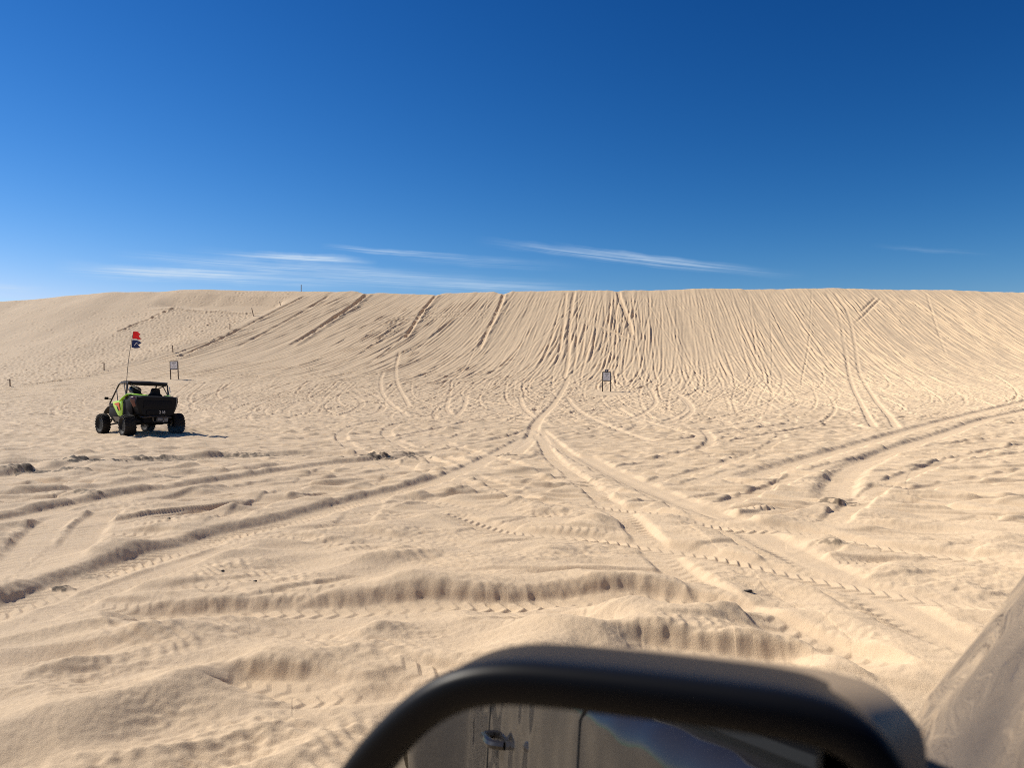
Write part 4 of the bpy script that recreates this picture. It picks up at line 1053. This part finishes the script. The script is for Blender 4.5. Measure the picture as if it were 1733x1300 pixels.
# belt seals, door seams and handles on the flanks
for s_ in (0, 1):
    X_ = lambda x: x if s_ == 0 else 2 * (SIDE + W_T / 2) - x
    sg = -1 if s_ == 0 else 1
    f = MB(); f.tube([(X_(side_x(u, zb - .05) + .06), u, zb + .006) for u in np.linspace(.62, -1.9, 14)], .014, 6); f.build('window_seal', M['rubber'], truck)
    for u0 in (.66, -.62, -1.62):
        f = MB(); f.tube([(X_(side_x(u0, z) + .0005), u0 + .02 * math.sin(z * 3), z) for z in np.linspace(.55, zb - .05, 12)] + [(X_(side_x(u0, zb - .05) + .05 * (1 - math.cos(a))), u0, zb - .05 + .05 * math.sin(a)) for a in (.3, .6, .9, 1.2)], .0035, 5)
        f.build('door_seam', M['rubber'], truck)
    for u0 in (-1.45,):
        f = MB(); zz = zb - (.36 if u0 > -1 else .22); xx = side_x(u0, zz); f.tube(arc_pts([(X_(xx), u0 + .09, zz), (X_(xx - .035), u0 + .07, zz), (X_(xx - .035), u0 - .07, zz), (X_(xx), u0 - .09, zz)], .02), .012, 8); f.build('door_handle', M['paint'], truck)
# wheels
for uu in (1.28, -2.78):
    for s_ in (0, 1):
        xx = SIDE + .10 if s_ == 0 else SIDE + W_T - .10
        f = MB(); f.lathe([(-.14, .24), (-.15, .34), (-.12, .385), (0, .395), (.12, .385), (.15, .34), (.14, .24)], (xx, uu, .385), 'X', 40)
        for k in range(30):
            R_ = Matrix.Rotation(2 * PI * k / 30, 3, 'X'); f.box(Vector((xx, uu, .385)) + R_ @ Vector((0, 0, .39)), (.24, .04, .022), R_, .004)
        tw = f.build('tyre', M['tyre'], truck)
        f = MB(); f.lathe([(-.13, .24), (-.05, .22), (0, .10), (.05, .22), (.13, .24)], (xx, uu, .385), 'X', 30); f.build('rim', M['rim'], tw)
f = MB(); f.box(((xl + xr) / 2, -3.80, .62), (1.9, .14, .2), None, .04); f.build('rear_bumper', M['housing'], truck)
f = MB(); f.box(((xl + xr) / 2, 2.98, .62), (1.6, .16, .26), None, .05); f.build('front_bumper', M['housing'], truck)

# ---- the side mirror: built from where the photograph shows its rim
cam_to_truck = Matrix.Rotation(TAZ, 4, 'Z')                           # world offset from the camera -> truck frame
pL = Vector((-.02, .42, 0)); pR = Vector((.17, .362, 0)); e1 = (pR - pL).normalized(); e2 = Vector((0, 0, 1)); nn = e1.cross(e2).normalized()
if nn.y > 0: nn = -nn
def on_plane(px, py, push=0.0):
    a, t = ray(px, py); d = Vector((a, 1, t)); o0 = pL - nn * push
    s = o0.dot(nn) / d.dot(nn); q = d * s - pL
    return q.dot(e1), q.dot(e2)
outer_px = [(560, 1330), (585, 1288), (620, 1243), (655, 1207), (695, 1170), (735, 1143), (775, 1126), (820, 1117), (880, 1116), (1000, 1127), (1120, 1140), (1240, 1155), (1340, 1168), (1410, 1183), (1460, 1203), (1500, 1233), (1530, 1268), (1548, 1310)]
top = [on_plane(*p) for p in outer_px]
low = [(.205, -.33), (.200, -.375), (.175, -.405), (.13, -.418), (.02, -.42), (-.05, -.415), (-.085, -.40), (-.112, -.37), (-.122, -.33), (-.122, -.28)]
outl = np.array(top + low)
def resample(P_, n):
    q = np.vstack([P_, P_[:1]]); L = np.concatenate([[0], np.cumsum(np.linalg.norm(np.diff(q, axis=0), axis=1))]); t = np.linspace(0, L[-1], n, endpoint=False)
    return np.stack([np.interp(t, L, q[:, 0]), np.interp(t, L, q[:, 1])], 1)
ol = resample(outl, 160)
for _ in range(6): ol = .5 * ol + .25 * (np.roll(ol, 1, 0) + np.roll(ol, -1, 0))
def inset(P_, d):
    t = np.roll(P_, -1, 0) - np.roll(P_, 1, 0); t /= np.linalg.norm(t, axis=1)[:, None]
    nrm = np.stack([t[:, 1], -t[:, 0]], 1)
    q = P_ + nrm * d
    if (np.abs(q - P_.mean(0)).sum() > np.abs(P_ - P_.mean(0)).sum()) == (d > 0): q = P_ - nrm * d
    for _ in range(3): q = .5 * q + .25 * (np.roll(q, 1, 0) + np.roll(q, -1, 0))
    return q
def to3(P_, depth): return [cam_to_truck @ Vector(pL + e1 * x + e2 * y - nn * depth) + Vector((0, 0, zt)) for x, y in P_]
mir = empty('side_mirror', (0, 0, 0)); mir.parent = truck
IN = .0225
rr = []
for k in range(13):                                                    # rounded rim: from the glass edge round to the outside
    a = PI * k / 12; cs, sn = math.cos(a), math.sin(a); rr.append(to3(inset(ol, IN / 2 + IN / 2 * math.copysign(abs(cs) ** .65, cs)), -.012 * abs(sn) ** .7))
back = [to3(inset(ol, .004), .02), to3(inset(ol, .008), .050), to3(inset(ol, .012), .064)]
f = MB(); f.loft([to3(inset(ol, IN + .001), .012)] + rr + back, caps=False); f.build('housing', M['housing'], mir, 60)
cen = ol.mean(0)
sh = []
for dz, k_ in ((.014, 1.0), (.03, 1.01), (.060, 1.0), (.085, .975), (.11, .92), (.13, .83), (.15, .66), (.16, .42), (.163, .02)):
    q = cen + (ol - cen) * np.array([k_, k_]); q = q + np.array([.028, -.008]) * sst(.012, .07, dz)
    sh.append(to3(inset(q, .007), dz))
f = MB(); f.loft(sh, caps=False); f.build('mirror_cap', M['cap'], mir, 60)
GA = math.radians(6.0)                                                # the glass is turned a little in its housing
gc = pL + e1 * cen[0] + e2 * cen[1]
def glass3(P_, dep):
    out = []
    Rz = Matrix.Rotation(GA, 3, 'Z') @ Matrix.Rotation(math.radians(-8.0), 3, e1)
    for x, y in P_:
        v = pL + e1 * x + e2 * y - gc; out.append(cam_to_truck @ (gc + Rz @ v - nn * dep) + Vector((0, 0, zt)))
    return out
gi = inset(ol, IN - .006)
f = MB(); f.loft([glass3(gi, .022), glass3(gi, .025)]); f.build('mirror_glass', M['mirror'], mir, 20)
f = MB(); f.loft([to3(inset(ol, IN - .006), .058), to3(inset(ol, IN - .006), .060)]); f.build('glass_backing', M['housing'], mir, 20)
a0 = cam_to_truck @ (pR - nn * .06 + Vector((.02, 0, -.24))) + Vector((0, 0, zt)); a1 = Vector((SIDE + .03, .62, zb - .06))
f = MB(); f.loft([[tuple(Vector(p) + Vector((0, du, dz))) for du, dz in ((-.03, -.03), (.03, -.03), (.03, .03), (-.03, .03))] for p in (a0, a0.lerp(a1, .5), a1)]); f.build('mirror_arm', M['housing'], mir)
print('truck', round(time.time() - T0, 1), TG)
# ================================================================== SKY, SUN, CAMERA

SKYG = ((.00287, 2.82, 6.2), (.01824, 1.72, 8.6), (.04104, 1.44, 10.0))      # gain, power, ceiling per channel
w = bpy.data.worlds.new('World'); SC.world = w; w.use_nodes = True
nt = w.node_tree; bg = nt.nodes['Background']
sky = nd(nt, 'ShaderNodeTexSky', sky_type='NISHITA', sun_disc=False, sun_elevation=SUN_EL, sun_rotation=SUN_AZ % (2 * PI),
         air_density=1.0, dust_density=0.0, ozone_density=1.0, altitude=0.0)
skyc = sky.outputs[0]
tcn = nd(nt, 'ShaderNodeTexCoord')
sep = nd(nt, 'ShaderNodeSeparateXYZ'); nt.links.new(tcn.outputs['Generated'], sep.inputs[0])
azn = mathn(nt, 'ARCTAN2', sep.outputs[0], sep.outputs[1]); eln = mathn(nt, 'ARCSINE', sep.outputs[2])
def streak(x0, y0, x1, y1, th, amp, seed, taper=0.5):
    """a cirrus streak between two directions of the sky"""
    def dirn(px, py):
        a, t = ray(px, py); return math.atan(a), math.atan(t / math.hypot(1, a))
    (a0, e0), (a1, e1) = dirn(x0, y0), dirn(x1, y1)
    cx_, cy_ = (a0 + a1) / 2, (e0 + e1) / 2; L = math.hypot(a1 - a0, e1 - e0) / 2; ux, uy = (a1 - a0) / 2 / L, (e1 - e0) / 2 / L
    da, de = mathn(nt, 'SUBTRACT', azn, cx_), mathn(nt, 'SUBTRACT', eln, cy_)
    u = mathn(nt, 'ADD', mathn(nt, 'MULTIPLY', da, ux / L), mathn(nt, 'MULTIPLY', de, uy / L))
    v = mathn(nt, 'ADD', mathn(nt, 'MULTIPLY', da, -uy), mathn(nt, 'MULTIPLY', de, ux))
    cv = nd(nt, 'ShaderNodeCombineXYZ'); nt.links.new(mathn(nt, 'MULTIPLY_ADD', u, 1.3 * L / .2, seed * 7.3), cv.inputs[0]); nt.links.new(mathn(nt, 'MULTIPLY', v, 420.0), cv.inputs[1])
    n1 = nd(nt, 'ShaderNodeTexNoise', i_Scale=1.0, i_Detail=6.0, i_Roughness=.62); nt.links.new(cv.outputs[0], n1.inputs['Vector'])
    cw = nd(nt, 'ShaderNodeCombineXYZ'); nt.links.new(mathn(nt, 'MULTIPLY_ADD', u, 2.2, seed * 3.1), cw.inputs[0])
    n2 = nd(nt, 'ShaderNodeTexNoise', i_Scale=1.0, i_Detail=3.0); nt.links.new(cw.outputs[0], n2.inputs['Vector'])
    th_r = th / F * .72
    vv = mathn(nt, 'ADD', v, mathn(nt, 'MULTIPLY_ADD', n2.outputs[0], th_r * 1.6, -th_r * .8))
    vv = mathn(nt, 'ABSOLUTE', mathn(nt, 'DIVIDE', vv, th_r))
    across = mathn(nt, 'SUBTRACT', 1.0, vv, clamp=True)
    us = mathn(nt, 'SUBTRACT', u, taper)
    al = mathn(nt, 'SUBTRACT', 1.0, mathn(nt, 'MULTIPLY', u, u), clamp=True)
    al = mathn(nt, 'MULTIPLY', al, mathn(nt, 'POWER', 2.718, mathn(nt, 'MULTIPLY', mathn(nt, 'MULTIPLY', us, us), -1.1)))
    fib = mathn(nt, 'MULTIPLY_ADD', n1.outputs[0], 3.0, -.95, clamp=True)
    r = mathn(nt, 'MULTIPLY', mathn(nt, 'MULTIPLY', across, al), fib)
    return mathn(nt, 'MULTIPLY', r, amp)
tot = None
for s in [(90, 451, 760, 480, 20, 1.15, 1, -.75), (150, 455, 480, 466, 10, 1.1, 10, -.5), (180, 430, 860, 468, 15, .7, 2, -.3), (300, 422, 640, 444, 13, 1.0, 3, .45), (380, 426, 600, 442, 7, .9, 11, .5),
          (540, 416, 900, 441, 8, .75, 4, -.5), (800, 404, 1370, 468, 14, .62, 5, -.05), (930, 413, 1310, 459, 9, .55, 9, -.35), (1470, 415, 1690, 431, 6, .13, 6, 0), (-80, 482, 90, 490, 9, .55, 7, 0),
          (300, 446, 1080, 492, 24, .42, 8, 0), (560, 466, 1000, 490, 14, .4, 12, .2), (620, 430, 1000, 452, 16, .22, 13, 0)]:
    k = streak(*s); tot = k if tot is None else mathn(nt, 'ADD', tot, k)
cl_f = mathn(nt, 'MINIMUM', tot, .75)
sp_ = nd(nt, 'ShaderNodeSeparateColor'); nt.links.new(skyc, sp_.inputs[0])
cb_ = nd(nt, 'ShaderNodeCombineColor')
for i, (gain, pw, top_) in enumerate(SKYG):                          # deep, saturated phone-camera blue
    nt.links.new(mathn(nt, 'MULTIPLY', mathn(nt, 'POWER', mathn(nt, 'MINIMUM', sp_.outputs[i], top_), pw), gain * 10 / 2 ** EXPO), cb_.inputs[i])
c = mixc(nt, cl_f, cb_.outputs[0], (.60 * 10 / 2 ** EXPO, .74 * 10 / 2 ** EXPO, .90 * 10 / 2 ** EXPO))
nt.links.new(c, bg.inputs[0]); bg.inputs[1].default_value = .10

sd = Vector((math.sin(SUN_AZ) * math.cos(SUN_EL), math.cos(SUN_AZ) * math.cos(SUN_EL), math.sin(SUN_EL)))
sl = bpy.data.lights.new('sun', 'SUN'); sl.energy = 4.2; sl.angle = math.radians(.53); sl.color = (1.0, .93, .82)
so = bpy.data.objects.new('sun', sl); so.rotation_euler = (-sd).to_track_quat('-Z', 'Y').to_euler(); so.location = (-30, 20, 40); COL.objects.link(so)

cam = bpy.data.cameras.new('camera'); co_ = bpy.data.objects.new('camera', cam); COL.objects.link(co_)
co_.location = (0, 0, CAMZ); co_.rotation_euler = (PI / 2, 0, 0)
cam.sensor_width = 36; cam.lens = 36 * F / 1733; cam.clip_start = .02; cam.clip_end = 3000
cam.dof.use_dof = True; cam.dof.focus_distance = 40; cam.dof.aperture_fstop = cam.lens / 4.2
SC.camera = co_
SC.cycles.use_denoising = False
SC.cycles.filter_width = 1.0                                          # crisp, like a phone picture
vs = SC.view_settings; SC.display_settings.display_device = 'sRGB'
vs.view_transform = 'Standard'; vs.look = 'None'; vs.exposure = EXPO; vs.gamma = 1.0
print('done', round(time.time() - T0, 1))
